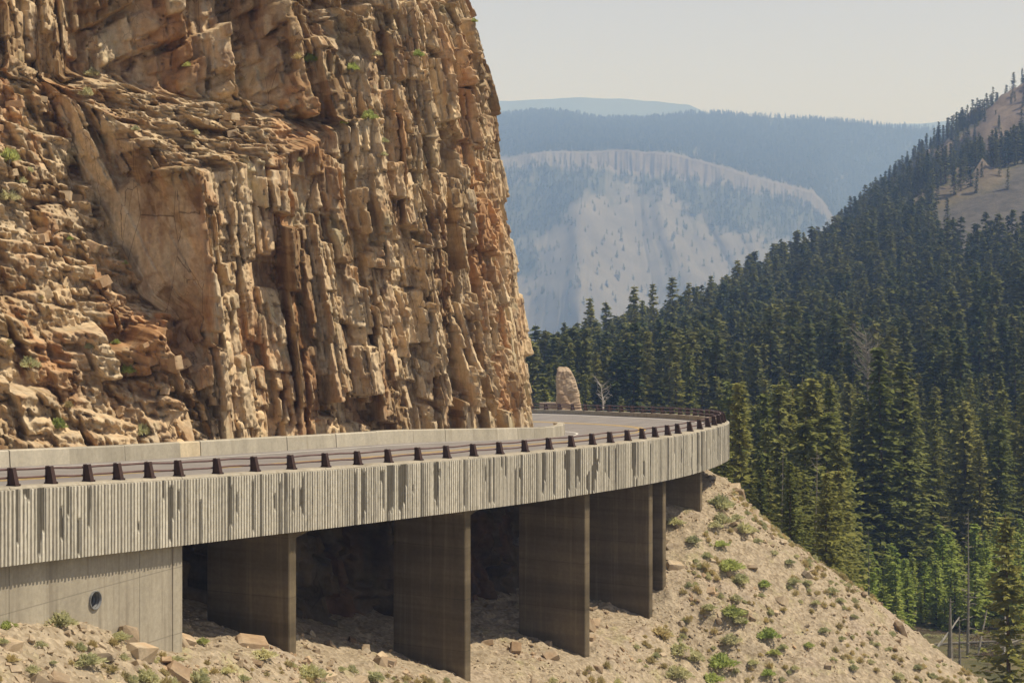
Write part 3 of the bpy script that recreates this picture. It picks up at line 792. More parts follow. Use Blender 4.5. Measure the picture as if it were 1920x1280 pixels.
def build_mountain():
    px = np.concatenate([np.arange(380, 820, 4.0), np.arange(820, 1960, 1.7), np.arange(1960, 2300, 6.0)]); t = np.concatenate([np.linspace(0, .55, 130), np.linspace(.553, .605, 22), np.linspace(.615, .98, 70), np.array([.99, 1.0])])
    PX, T = np.meshgrid(px, t, indexing='ij'); y, D = mountain_point(PX, T)
    V = np.stack([(PX - 960) * D / F, D, -(y - HY) * D / F], -1)
    forest = np.maximum(sstep(.605, .64, T), fan_edge(PX, y) * sstep(.555, .54, T) * .85)
    n = fbm(PX * .012, T * 9, 39)
    clear_ = sstep(.34, .5, n) * forest * .6
    band = sstep(.55, .558, T) * sstep(.612, .603, T) * interp(PX, [(800, .1), (1000, .3), (1120, .6), (1180, 1), (1300, 1), (1380, .5), (1540, .6), (1600, .3)])
    me = np_mesh('mountain', V.reshape(-1, 3), grid_quads(len(px), len(t)), True, {'forest': forest - clear_ * .8, 'band': band})
    m, nt, p = mat_new('mountain_scree'); h = NT(nt); g = h.geo()
    sc = h.mix(h.ramp(h.noise(g, .012, 6, .65), [(.35, 0), (.65, 1)]), (.10, .09, .076), (.165, .15, .122))
    cl = h.mix(h.ramp(h.noise(h.map(g, (1, 1, .2)), .05, 5, .7), [(.35, 0), (.65, 1)]), (.085, .07, .06), (.16, .135, .115))
    fo = h.mix(h.ramp(h.noise(g, .02, 5, .7), [(.4, 0), (.6, 1)]), (.028, .036, .02), (.05, .055, .03))
    col = h.mix(h.attr('forest'), sc, fo); col = h.mix(h.attr('band'), col, cl)
    nt.links.new(col, p.inputs['Base Color'])
    o = link('mountain', me, None, m)
    tag(o, 'hazy mountain with a cliff band and pale scree fans below a forested plateau', kind='structure')
    # the farthest ridge
    px = np.arange(300, 2500, 8.0); t = np.linspace(0, 1, 14); PX, T = np.meshgrid(px, t, indexing='ij')
    top = interp(PX, [(700, 205), (940, 190), (1000, 187), (1085, 182), (1190, 187), (1290, 196), (1330, 214), (1420, 230), (1600, 236), (1720, 232), (1790, 226), (1900, 222), (2300, 215)]) + 1.5 * fbm(PX * .03, T * 0, 91)
    D = 5900 + 900 * T + 60 * fbm(PX * .01, T * 3, 92); yy = 470 + (top - 470) * T ** .8
    V = np.stack([(PX - 960) * D / F, D, -(yy - HY) * D / F], -1)
    me = np_mesh('far_ridge', V.reshape(-1, 3), grid_quads(len(px), len(t)), True)
    tag(link('far_ridge', me, None, plain('far_forest', (.045, .055, .035), .3, .004, bump=0)), 'faint blue ridge on the horizon behind the mountain', kind='structure')
build_mountain()

# ------------------------------------------------------------------ haze
def build_haze():
    mb = MB(); mb.box((0, 3250, 205), (11600, 8100, 726))
    m = bpy.data.materials.new('haze_air'); m.use_nodes = True; nt = m.node_tree
    nt.nodes.remove(nt.nodes['Principled BSDF'])
    v = nt.nodes.new('ShaderNodeVolumePrincipled'); v.inputs['Density'].default_value = HAZE
    v.inputs['Color'].default_value = (.34, .54, 1.0, 1); v.inputs['Absorption Color'].default_value = (1, 1, 1, 1); v.inputs['Anisotropy'].default_value = 0.0
    nt.links.new(v.outputs[0], nt.nodes['Material Output'].inputs['Volume'])
    o = mb.build('haze', m); tag(o, 'pale blue summer haze filling the valley air', kind='stuff')
build_haze()

# ------------------------------------------------------------------ ground look-ups
def line_sd(x, y):
    """nearest point of the road line: distance along it and distance outside it"""
    x = np.atleast_1d(np.asarray(x, float)); y = np.atleast_1d(np.asarray(y, float))
    best = np.full(x.shape, 1e9); bs = np.zeros_like(x)
    for i in range(0, len(SS), 2):
        d = (x - LX[i]) ** 2 + (y - LY[i]) ** 2; m = d < best; best = np.where(m, d, best); bs = np.where(m, SS[i], bs)
    t = np.interp(bs, SS, LT); px = np.interp(bs, SS, LX); py = np.interp(bs, SS, LY)
    return bs, (x - px) * np.cos(t) - (y - py) * np.sin(t)
def gz(x, y):
    s, d = line_sd(x, y)
    z = talus_z(s, d)
    z = np.where((d > 26) | (s > 110) | (s < -7), -99, z)
    return np.maximum(z, hill_z(x, y))
def ray_ground(px, py, d0=40, d1=135, n=500):
    D = np.linspace(d0, d1, n); x = (px - 960) * D / F; z = -(py - HY) * D / F
    g = gz(x, D); k = np.nonzero(g >= z)[0]
    if len(k) == 0: return None
    return Vector((x[k[0]], D[k[0]], float(g[k[0]])))
_CV = CG[2].reshape(-1, 3); _CP = np.stack([_CV[:, 0] / _CV[:, 1] * F + 960, HY - _CV[:, 2] / _CV[:, 1] * F], -1)
def cliff_at(px, py, r=5):
    m = np.nonzero((abs(_CP[:, 0] - px) < r) & (abs(_CP[:, 1] - py) < r))[0]
    if len(m) == 0: return None
    return Vector(_CV[m[np.argmin(_CV[m, 1])]])

# ------------------------------------------------------------------ plants: prototypes
def conifer_meshes(seed, h, r, whorl, nb, clump, leaf, bare=.12, ragged=.35, mat='needles', power=.85):
    g = random.Random(seed); mb = MB(); tb = MB()
    lean = (g.gauss(0, .012) * h, g.gauss(0, .012) * h)
    ax = lambda z: Vector((lean[0] * (z / h) ** 2, lean[1] * (z / h) ** 2, z))
    tb.tube([ax(-.6)] + [ax(h * q / 5) for q in range(6)], [h * .013 + .05] + [(h * .012 + .03) * (1 - q / 5.3) for q in range(6)], 6)
    z = h * bare; vs = []; fs = []
    gap = [g.random() * 6.28 for _ in range(3)]
    while z < h * .985:
        t = (z - h * bare) / (h * (1 - bare))
        L0 = r * ((1 - t) ** power) * (1 if t > .15 else .72 + t * 1.9) + .10
        n = max(3, int(nb * (1 - .45 * t)))
        a0 = g.random() * 6.28
        for k in range(n):
            a = a0 + 6.28 * k / n + g.gauss(0, .25); L = L0 * g.uniform(1 - ragged, 1 + ragged * .6)
            if g.random() < .10: L *= .45
            droop = g.uniform(.10, .42) * (1 - .75 * t) - .18 * t
            dx, dy = math.cos(a), math.sin(a); c0 = ax(z + g.gauss(0, whorl * .3))
            m = max(2, int(clump * (.35 + .65 * L / r)))
            for q in range(m):
                f = (q + .6 + g.random() * .5) / m
                p = c0 + Vector((dx * L * f, dy * L * f, -droop * L * f * f + .10 * L * f * f * f))
                w = leaf * (1.15 - .55 * f) * g.uniform(.75, 1.3)
                for u in range(2):
                    # a drooping spray: a narrow kite lying along the branch
                    b = a + g.gauss(0, .75); tx, ty = math.cos(b), math.sin(b)
                    e = Vector((tx, ty, g.uniform(-.55, .30))).normalized(); sd = e.cross(Vector((g.gauss(0, .5), g.gauss(0, .5), 1))).normalized()
                    i = len(vs)
                    vs += [p - e * w * .45, p + sd * w * .40, p + e * w * .95, p - sd * w * .40]
                    fs.append((i, i + 1, i + 2, i + 3))
        z += whorl * g.uniform(.75, 1.25) * (1 - .35 * t)
    top = ax(h)
    for k in range(3):
        a = g.random() * 6.28; i = len(vs); e = Vector((math.cos(a) * .06, math.sin(a) * .06, 0))
        vs += [top - Vector((0, 0, leaf * 1.6)) - e, top - Vector((0, 0, leaf * 1.6)) + e, top + Vector((0, 0, leaf * .4))]; fs.append((i, i + 1, i + 2))
    mb.add(vs, fs)
    cm = mb.mesh('crown'); cm.materials.append(M[mat]); tm = tb.mesh('trunk', True); tm.materials.append(M['bark'])
    return tm, cm
NEAR = [conifer_meshes(100 + i, 15.0, rr, .44, 9, 6, .56, bare=bb, ragged=rg, power=pw) for i, (rr, bb, rg, pw) in enumerate([(2.7, .06, .4, .85), (2.2, .10, .5, .75), (3.2, .05, .35, .95), (1.8, .14, .55, .7), (2.6, .08, .6, .6), (3.5, .04, .4, 1.0)])]
YOUNG = [conifer_meshes(140 + i, 4.0, rr, .26, 8, 4, .30, bare=.05, ragged=.4, mat='young_needles', power=.8) for i, rr in enumerate((.95, .75, 1.15))]
MID = [conifer_meshes(160 + i, 13.0, rr, .75, 7, 3, .85, bare=.10, ragged=.45, mat='far_needles', power=pw) for i, (rr, pw) in enumerate(((1.9, .85), (1.5, .7), (2.2, .95), (1.7, .6)))]
FAR = [conifer_meshes(180 + i, 13.0, rr, 1.5, 6, 2, 1.7, bare=.05, ragged=.4, mat='far_needles', power=.8) for i, rr in enumerate((2.4, 2.9))]

def place(name, tm, cm, loc, sc, rz, label, cat, group=None, rx=0.0):
    e = empty(name, loc, rz); e.scale = (sc[0], sc[0], sc[1]); e.rotation_euler = (rx, 0, rz)
    link('trunk', tm, e); link('crown', cm, e)
    return tag(e, label, cat, group)

# ------------------------------------------------------------------ scattered masses (nobody could count them): one object each
def scatter(name, pts, scales, protos, label, seed=1, tilt=0.0, mat=None):
    """an object whose vertices carry copies of the given meshes"""
    me = bpy.data.meshes.new(name); me.vertices.add(len(pts)); me.vertices.foreach_set('co', np.asarray(pts, np.float32).ravel())
    r = np.random.default_rng(seed)
    a = me.attributes.new('size', 'FLOAT_VECTOR', 'POINT'); a.data.foreach_set('vector', np.asarray(scales, np.float32).ravel())
    rot = np.stack([r.normal(0, tilt, len(pts)), r.normal(0, tilt, len(pts)), r.random(len(pts)) * 6.283], -1)
    a = me.attributes.new('turn', 'FLOAT_VECTOR', 'POINT'); a.data.foreach_set('vector', rot.astype(np.float32).ravel())
    a = me.attributes.new('pick', 'INT', 'POINT'); a.data.foreach_set('value', r.integers(0, len(protos), len(pts)).astype(np.int32))
    o = link(name, me)
    ng = bpy.data.node_groups.new(name + '_nodes', 'GeometryNodeTree')
    ng.interface.new_socket('Geometry', in_out='INPUT', socket_type='NodeSocketGeometry'); ng.interface.new_socket('Geometry', in_out='OUTPUT', socket_type='NodeSocketGeometry')
    N = ng.nodes; L = ng.links; gi = N.new('NodeGroupInput'); go = N.new('NodeGroupOutput'); ip = N.new('GeometryNodeInstanceOnPoints')
    gj = N.new('GeometryNodeGeometryToInstance')
    for pm in reversed(protos):
        po = bpy.data.objects.new(name + '_model', pm)
        oi = N.new('GeometryNodeObjectInfo'); oi.inputs['Object'].default_value = po; L.new(oi.outputs['Geometry'], gj.inputs[0])
    def at(nm, ty):
        q = N.new('GeometryNodeInputNamedAttribute'); q.data_type = ty; q.inputs['Name'].default_value = nm; return q.outputs['Attribute']
    e2r = N.new('FunctionNodeEulerToRotation'); L.new(at('turn', 'FLOAT_VECTOR'), e2r.inputs[0])
    L.new(gi.outputs[0], ip.inputs['Points']); L.new(gj.outputs[0], ip.inputs['Instance']); ip.inputs['Pick Instance'].default_value = True
    L.new(at('pick', 'INT'), ip.inputs['Instance Index']); L.new(e2r.outputs[0], ip.inputs['Rotation']); L.new(at('size', 'FLOAT_VECTOR'), ip.inputs['Scale'])
    L.new(ip.outputs[0], go.inputs[0])
    md = o.modifiers.new('scatter', 'NODES'); md.node_group = ng
    tag(o, label, kind='stuff')
    return o

def whole(tm, cm, name):
    """trunk and crown as one mesh, for the far masses"""
    bm = bmesh.new(); bm.from_mesh(tm); nf = len(bm.faces); bm.from_mesh(cm); bm.faces.ensure_lookup_table()
    for i in range(nf, len(bm.faces)): bm.faces[i].material_index = 1
    me = bpy.data.meshes.new(name); bm.to_mesh(me); bm.free()
    me.materials.append(tm.materials[0]); me.materials.append(cm.materials[0])
    return me

def build_forest():
    r = np.random.default_rng(3)
    # the wooded hillside
    n = 30000
    D = np.sqrt(r.random(n) * (1000 ** 2 - 215 ** 2) + 215 ** 2); px = r.uniform(930, 2060, n); X = (px - 960) * D / F
    Z = hill_z(X, D); o, scr = hill_outcrop(X, D)
    dens = .58 + .6 * fbm(X * .02, D * .02, 12)
    keep = (r.random(n) < dens) & (r.random(n) > o * .9) & (r.random(n) > scr * .985)
    ridge_ok = (px < 2060)
    keep &= ridge_ok
    X, D, Z = X[keep], D[keep], Z[keep]
    sc = r.uniform(.55, 1.32, len(X)) * (1 + .15 * fbm(X * .03, D * .03, 14)); sc = sc * (1 - .28 * sstep(560, 680, D)); w = sc * r.uniform(.8, 1.2, len(X))
    nearm = D < 430
    scatter('forest', np.stack([X, D, Z - .3], -1), np.stack([w, w, sc], -1), [whole(t, c, 'conifer') for t, c in MID], 'dense dark conifer forest covering the far side of the canyon', 5, .02)
    # trees of the hazy plateau and scree
    n = 56000
    px = np.where(r.random(n) < .8, r.uniform(900, 1830, n), r.uniform(400, 900, n)); t = np.where(r.random(n) < .68, r.uniform(.61, .985, n), r.uniform(.15, .56, n))
    y, DD = mountain_point(px, t); X = (px - 960) * DD / F; Z = -(y - HY) * DD / F
    k = fbm(px * .015, t * 8, 15) + .5 * fbm(px * .05, t * 25, 16)
    dp = np.where(t > .6, .75 + .9 * k - .35 * sstep(.34, .5, fbm(px * .012, t * 9, 39)),
                  fan_edge(px, y) * np.clip(.55 + 1.5 * k, 0, 1) + .05)
    keep = r.random(n) < dp
    X, DD, Z = X[keep], DD[keep], Z[keep]; sc = r.uniform(.38, .8, len(X)) * np.where(DD > 3500, 1.35, 1.0) * 1.12; w = sc * r.uniform(.9, 1.4, len(X))
    scatter('distant_forest', np.stack([X, DD, Z - .5], -1), np.stack([w, w, sc], -1), [c for t_, c in FAR], 'hazy blue conifers on the distant plateau and scree', 6)
build_forest()

def build_near_trees():
    r = random.Random(21)
    spots = []
    def free(x, y, m): return all((x - a) ** 2 + (y - b) ** 2 > m * m for a, b in spots)
    def put(px, D, hgt, kinds, name, label, cat, group, wid=1.0, base=15.0):
        x = (px - 960) * D / F; z = float(gz(x, D)[0]) - .25
        i_ = r.randrange(len(kinds)); tm, cm = kinds[i_]; k = hgt / base
        if group:
            adj = ('full', 'slim', 'broad', 'thin', 'ragged', 'wide-skirted')[i_] if len(kinds) == 6 else ('rounded', 'slim', 'bushy')[i_]
            big = 'taller' if k * base > (14 if len(kinds) == 6 else 4.1) else 'shorter'
            if 'guardrail' in group and 'pines' in group: big = ''
            label = f'{big} {adj} {label}'.strip(); group = f'{big} {adj} {group}'.strip()
        spots.append((x, D))
        place(name, tm, cm, (x, D, z), (k * wid * r.uniform(.85, 1.2), k), r.random() * 6.28, label, cat, group, r.gauss(0, .015))
    # singled out
    put(1893, 98, 15.5, [NEAR[2]], 'spruce_tree', 'dark pointed spruce at the lower right edge beside dead snags', 'tree', None, .95)
    put(1655, 160, 20.5, [NEAR[5]], 'pine_tree', 'broad yellow green pine standing tallest in front of the bare grey tree', 'tree', None, .95)
    put(1617, 160, 16.0, [NEAR[0]], 'pine_tree', 'dense conifer just in front of the bare grey crown', 'tree', None, 1.1)
    put(1700, 162, 19.0, [NEAR[2]], 'pine_tree', 'full light green conifer behind the clearing beside the tallest pine', 'tree', None, 1.1)
    # trees clinging to the bank beyond the far rail
    for px, D, hg in ((1018, 142, 5.0), (1026, 146, 6.5), (1096, 140, 5.2), (1160, 138, 3.6), (1200, 140, 4.6), (1272, 133, 6.6), (1295, 131, 8.0), (1225, 136, 3.0), (1325, 128, 5.5), (1345, 122, 6.0), (1360, 118, 7.5), (1312, 140, 6)):
        put(px, D, hg, NEAR, 'bank_pine', 'small pine on the bank just beyond the far guardrail', 'tree', 'pines beyond the far guardrail')
    # the stand in the valley below the bridge end
    c = 0; tries = 0
    while c < 56 and tries < 3000:
        tries += 1
        D = r.uniform(104, 160); px = r.uniform(1335, 1585)
        x = (px - 960) * D / F
        if not free(x, D, 2.3): continue
        zz = float(gz(x, D)[0]); ytop = r.uniform(700, 900) if D > 125 else r.uniform(840, 1010)
        hg = -(ytop - HY) * D / F - zz
        if hg < 6 or hg > 19: continue
        put(px, D, hg, NEAR, 'valley_conifer', 'conifer in the stand between the bridge end and the clearing', 'tree', 'conifers below the bridge end'); c += 1
    c = 0; tries = 0
    while c < 95 and tries < 4000:
        tries += 1
        D = r.uniform(140, 235); px = r.uniform(1330, 1990); x = (px - 960) * D / F
        if not free(x, D, 2.6) or (px > 1570 and D < 166): continue
        hg = r.uniform(10, 18.5)
        zz = float(gz(x, D)[0])
        if HY - (zz + hg) / D * F < 690: continue
        put(px, D, hg, NEAR, 'stand_conifer', 'conifer in the wood behind the clearing', 'tree', 'conifers of the wood behind the clearing'); c += 1
    c = 0; tries = 0
    while c < 60 and tries < 3000:
        tries += 1
        D = r.uniform(150, 240); px = r.uniform(995, 1345); x = (px - 960) * D / F
        if not free(x, D, 2.6): continue
        put(px, D, r.uniform(9, 15), NEAR, 'canyon_conifer', 'conifer in the dark wood seen over the far guardrail', 'tree', 'conifers seen over the far guardrail'); c += 1
    # spires of the skyline where the hillside meets the haze
    for i, (px, ty, D) in enumerate(((1058, 598, 300), (1085, 612, 305), (1112, 556, 330), (1136, 560, 335), (1168, 588, 340), (1188, 532, 350), (1206, 560, 355), (1225, 526, 360), (1262, 514, 370), (1290, 526, 380), (1308, 534, 390), (1334, 512, 400), (1360, 520, 405), (1384, 484, 415), (1412, 492, 430), (1440, 470, 450), (1472, 450, 470), (1505, 432, 490))):
        x = (px - 960) * D / F; zz = float(hill_z(x, D)); hg = -(ty - HY) * D / F - zz
        if 7 < hg < 30: put(px, D, hg, [NEAR[(0, 1, 3, 0)[i % 4]]], 'spire_conifer', '%s pointed conifer spire along the forest skyline, counted from the cliff edge' % ('first second third fourth fifth sixth seventh eighth ninth tenth eleventh twelfth thirteenth fourteenth fifteenth sixteenth seventeenth eighteenth'.split()[i]), 'tree', None, .9)
    # saplings of the clearing
    c = 0; tries = 0
    while c < 125 and tries < 3000:
        tries += 1
        D = r.uniform(118, 164); px = r.uniform(1575, 1935); x = (px - 960) * D / F
        if not free(x, D, 1.1): continue
        zz = float(gz(x, D)[0])
        if D < 141 and px > 1690: continue
        put(px, D, r.uniform(2.6, 5.6), YOUNG, 'young_pine', 'bright green young pine in the clearing below the slope', 'tree', 'young pines in the clearing', 1.0, 4.0); c += 1
build_near_trees()

# ------------------------------------------------------------------ rocks
def hull_rock(seed, dims, chips=4, jit=.30):
    g = random.Random(seed); bm = bmesh.new()
    for sx in (-1, 1):
        for sy in (-1, 1):
            for sz in (-1, 1):
                for _ in range(chips):
                    bm.verts.new((sx * (1 - abs(g.gauss(0, jit))) * dims[0] / 2, sy * (1 - abs(g.gauss(0, jit))) * dims[1] / 2, sz * (1 - abs(g.gauss(0, jit))) * dims[2] / 2))
    r = bmesh.ops.convex_hull(bm, input=bm.verts)
    bmesh.ops.delete(bm, geom=[e for e in set(r['geom_interior'] + r['geom_unused']) if isinstance(e, bmesh.types.BMVert)], context='VERTS')
    me = bpy.data.meshes.new('rock'); bm.to_mesh(me); bm.free(); return me
ROCKS = [hull_rock(300 + i, d) for i, d in enumerate([(1, .8, .5), (1, .7, .7), (1.2, .6, .35), (.9, .9, .6), (1.3, .8, .3), (.8, .7, .8), (1.1, .5, .5), (1, 1, .4)])]
for m_ in ROCKS: m_.materials.append(M['rock'])

def build_rocks():
    r = random.Random(31); n = np.random.default_rng(33)
    def zone(s):
        for lim, ph in ((7.2, 'below the abutment wall'), (PIER_S[0] + 3, 'at the foot of the first pier'), (PIER_S[1] + 2.5, 'around the second pier'), (PIER_S[2] + 2, 'around the third pier'), (PIER_S[3] + 2.5, 'beside the fourth pier'), (47.5, 'below the far end of the viaduct'), (99, 'on the shoulder of the slope past the viaduct')):
            if s < lim: return ph
    for i in range(215):
        s = r.uniform(-1, 58); d = r.choice([r.uniform(.1, 2.6), r.uniform(.1, 12), r.uniform(.1, 12)])
        if s > 30 and r.random() < .35: d = r.uniform(0, 15)
        if s < 12: d = r.uniform(.15, 3.0)
        k = min(.62 if s > 46 else .85, .2 + r.expovariate(6.5))
        if d < 2.6 and r.random() < .2: k *= 1.2
        x, y, z = P(s, d, float(talus_z(np.array(s), np.array(d))))
        o = link('rock', r.choice(ROCKS)); o.location = (x, y, z - k * .02); o.scale = (k, k, k * r.uniform(.7, 1.1)); o.rotation_euler = (r.gauss(0, .3), r.gauss(.25, .3), r.random() * 6.28)
        size = 'large' if k > .55 else ('medium' if k > .34 else 'small')
        tag(o, f'{size} angular tan rock on the gravel {zone(s)}', 'rock', f'{size} rocks {zone(s)}')
    # shaded boulders under the deck
    for i in range(40):
        s = r.uniform(8, 46); d = r.uniform(-4.2, -.6); k = .25 + r.expovariate(4.5)
        if any(abs(s - p + .2) < .4 + k * .5 for p in PIER_S): continue
        x, y, z = P(s, d, float(talus_z(np.array(s), np.array(d))))
        o = link('boulder', r.choice(ROCKS)); o.location = (x, y, z + k * .12); o.scale = (k, k, k); o.rotation_euler = (r.gauss(0, .4), r.gauss(0, .4), r.random() * 6.28)
        tag(o, 'broken boulder lying in the shade under the deck', 'boulder', 'boulders under the deck')
    # a few that stand out
    for px, py, k, sc, lab in ((1290, 1262 - 270, .0, 0, ''),):
        pass
    for px, py, k, rz, mi, lab in ((1690, 1188, .85, .5, 4, 'tilted reddish slab standing on the skyline of the gravel slope'), (470, 1208, 1.0, .4, 0, 'wide flat pale boulder beside the abutment corner'), (262, 1222, .8, .9, 3, 'big split boulder below the drain pipe'),
                                  (193, 1172, .8, .2, 7, 'reddish rock heap top under the drain pipe'), (240, 1195, .8, 1.9, 1, 'leaning tan boulder below the wall joint'), (1265, 1060, .75, .3, 0, 'brown block beside the narrow fifth pier'), (1395, 1152, .8, 1.2, 5, 'brown boulder beside the large green shrub')):
        p = ray_ground(px, py)
        if p is None: continue
        o = link('boulder', ROCKS[mi]); o.location = p + Vector((0, 0, -k * .04)); o.scale = (k, k, k); o.rotation_euler = ((.25, 1.15, .5) if 'slab' in lab else (.15, .2, rz))
        tag(o, lab, 'boulder')
    # loose stones nobody could count
    N = 17000
    s = n.uniform(-3, 62, N); d = np.where(n.random(N) < .3, n.uniform(-4.5, 3, N), n.uniform(0, 16, N)); z = talus_z(s, d)
    k = .04 + n.exponential(.045, N); k = np.minimum(k, .26)
    clump = fbm(s * .5, d * .5, 19) > -.15
    pts = P(s, d, z + k * .1)[clump]; k = k[clump]
    scatter('rubble', pts, np.stack([k, k, k * .8], -1), ROCKS, 'loose broken stones strewn over the gravel slope', 9, .5)
build_rocks()

# separate slabs and blocks of the cliff
def build_cliff_blocks():
    r = random.Random(41)
    blocks_ = [hull_rock(420 + i, d, 4, .2) for i, d in enumerate([(1.2, .9, .8), (.9, .8, .6), (1.4, .8, .55), (.8, .7, .9), (1.0, .6, .7)])]
    for m_ in blocks_: m_.materials.append(M['cliff_block'])
    s, h, V, rub = CG
    ns, nh = len(s), len(h)
    tot = 0
    while tot < 150:
        i = r.randrange(ns); j = r.randrange(nh)
        if not (9 < s[i] < 36) or h[j] < .3 or h[j] > 15 or rub[i, j] < .8: continue
        p = V[i, j]; t = head(s[i]); k = .22 + min(.5, r.expovariate(6))
        o = link('rock_block', r.choice(blocks_), cliff)
        o.location = (p[0] - math.cos(t) * .18 * k, p[1] + math.sin(t) * .18 * k, p[2])
        o.scale = (k, k, k); o.rotation_euler = (r.gauss(0, .25), r.gauss(-.1, .25), math.atan2(-math.sin(t), math.cos(t)) + r.gauss(.1, .5))
        tot += 1
M['cliff_block'] = rock_material('cliff_block_rock', TAN, (.40, .225, .11), (.43, .35, .245), (.27, .175, .105), (.38, .36, .24), use_attr=False, rand_amt=.4)
build_cliff_blocks()

# ------------------------------------------------------------------ rock pillar and stone blocks by the far road
def build_pillar():
    D = 131.0; z0 = float(W(0, 773, D)[2])
    rows = [(0, 1047, 1091), (.10, 1045, 1091), (.2, 1044.5, 1090), (.32, 1044, 1088.5), (.45, 1043.5, 1087), (.55, 1043, 1084.5), (.66, 1042.5, 1082), (.75, 1042.5, 1079), (.84, 1043.5, 1074), (.91, 1044.5, 1071), (.965, 1046, 1068.5), (1.0, 1049, 1064)]
    H = 84 * D / F; n = 40; nr = 46; V = []
    for i in range(nr):
        t = i / (nr - 1); a = np.interp(t, [q[0] for q in rows], [q[1] for q in rows]); b = np.interp(t, [q[0] for q in rows], [q[2] for q in rows])
        x0 = (a - 960) * D / F; x1 = (b - 960) * D / F; cx = (x0 + x1) / 2; rx = (x1 - x0) / 2; ry = .75 * (1 - .35 * t) * min(1, .3 + (1 - t) * 8)
        for k in range(n):
            an = 2 * math.pi * k / n; c, sn = math.cos(an), math.sin(an)
            sq = (abs(c) ** 5 + abs(sn) ** 5) ** (-1 / 5)
            dn = float(fbm(np.array(k * .33 if k < n / 2 else (n - k) * .33), np.array(t * 9.), 5, 4)) * .13 + (-.035 if (t * 9 + .3 * math.sin(k * .5)) % 1 < .16 else .0)
            V.append((cx + c * sq * (rx + dn * .6), D + .9 + sn * sq * (ry + dn), z0 - .3 + t * (H + .3)))
    Q = [(i * n + k, i * n + (k + 1) % n, (i + 1) * n + (k + 1) % n, (i + 1) * n + k) for i in range(nr - 1) for k in range(n)]
    V.append((V[-1][0] - .1, D + .9, z0 + H)); top = len(V) - 1
    mb = MB(); mb.add(V, Q + [((nr - 1) * n + k, (nr - 1) * n + (k + 1) % n, top) for k in range(n)])
    o = mb.build('rock_pillar', M['pillar']); tag(o, 'lone upright reddish tan rock pillar standing at the roadside bend', 'rock')
    for px, w, hh, sd, lab in ((1018, .50, .60, 1, 'small pale stone guard block beside the cliff corner'), (1035, .85, .62, 2, 'brown stone guard block against the rock pillar')):
        D2 = 133.0; me = hull_rock(500 + sd, (w, .5, hh + .5), 4, .07); me.materials.append(M['stone_block'])
        q = link('stone_block', me); x, y, z = W(px, 770, D2); q.location = (x, y, z + .05); tag(q, lab, 'stone block')
build_pillar()

# ------------------------------------------------------------------ shrubs
def shrub_mesh(seed, n, mat, up=.8, leaf=.10, rad=.5, blade=False):
    g = random.Random(seed); vs = []; fs = []
    for _ in range(n):
        a = g.random() * 6.28; q = g.random() ** .6; el = g.uniform(.12, 1.45)
        dirv = Vector((math.cos(a) * math.cos(el), math.sin(a) * math.cos(el), math.sin(el) * up))
        lump = .75 + .35 * math.sin(a * 3 + seed) * math.cos(el * 2)
        p = dirv * rad * (.55 + .45 * q) * lump
        w = leaf * g.uniform(.5, 1.2)
        e = (dirv + Vector((g.gauss(0, .4), g.gauss(0, .4), g.gauss(.3, .35)))).normalized(); sd = e.cross(Vector((g.gauss(0, 1), g.gauss(0, 1), g.gauss(0, 1)))).normalized()
        i = len(vs); k = .16 if blade else .34
        vs += [p - e * w * .6, p + sd * w * k, p + e * w, p - sd * w * k]; fs.append((i, i + 1, i + 2, i + 3))
    mb = MB(); mb.add(vs, fs)
    tb = MB()
    for _ in range(7):
        a = g.random() * 6.28; tb.tube([(0, 0, -.1), (math.cos(a) * rad * .3, math.sin(a) * rad * .3, rad * .3), (math.cos(a) * rad * .6, math.sin(a) * rad * .6, rad * .6)], [.018, .012, .006], 4)
    lm = mb.mesh('leaves'); lm.materials.append(M[mat]); sm = tb.mesh('stems'); sm.materials.append(M['deadwood'])
    return lm, sm
SAGE = [shrub_mesh(600 + i, 620, 'sage', .85, .115) for i in range(4)]
GREEN = [shrub_mesh(610 + i, 640, 'green_shrub', .9, .115) for i in range(3)]
GRASS = [shrub_mesh(620 + i, 220, 'dry_grass', 1.1, .22, .4, True) for i in range(2)]
def put_shrub(p, w, kind, label, group=None, tall=1.0):
    e = empty({'s': 'sagebrush', 'g': 'green_shrub', 'y': 'bunch_grass'}[kind], p, rnd.random() * 6.28)
    lm, sm = rnd.choice({'s': SAGE, 'g': GREEN, 'y': GRASS}[kind]); e.scale = (w, w, w * tall)
    link('leaves', lm, e); link('stems', sm, e)
    tag(e, label, {'s': 'shrub', 'g': 'shrub', 'y': 'grass tuft'}[kind], group)
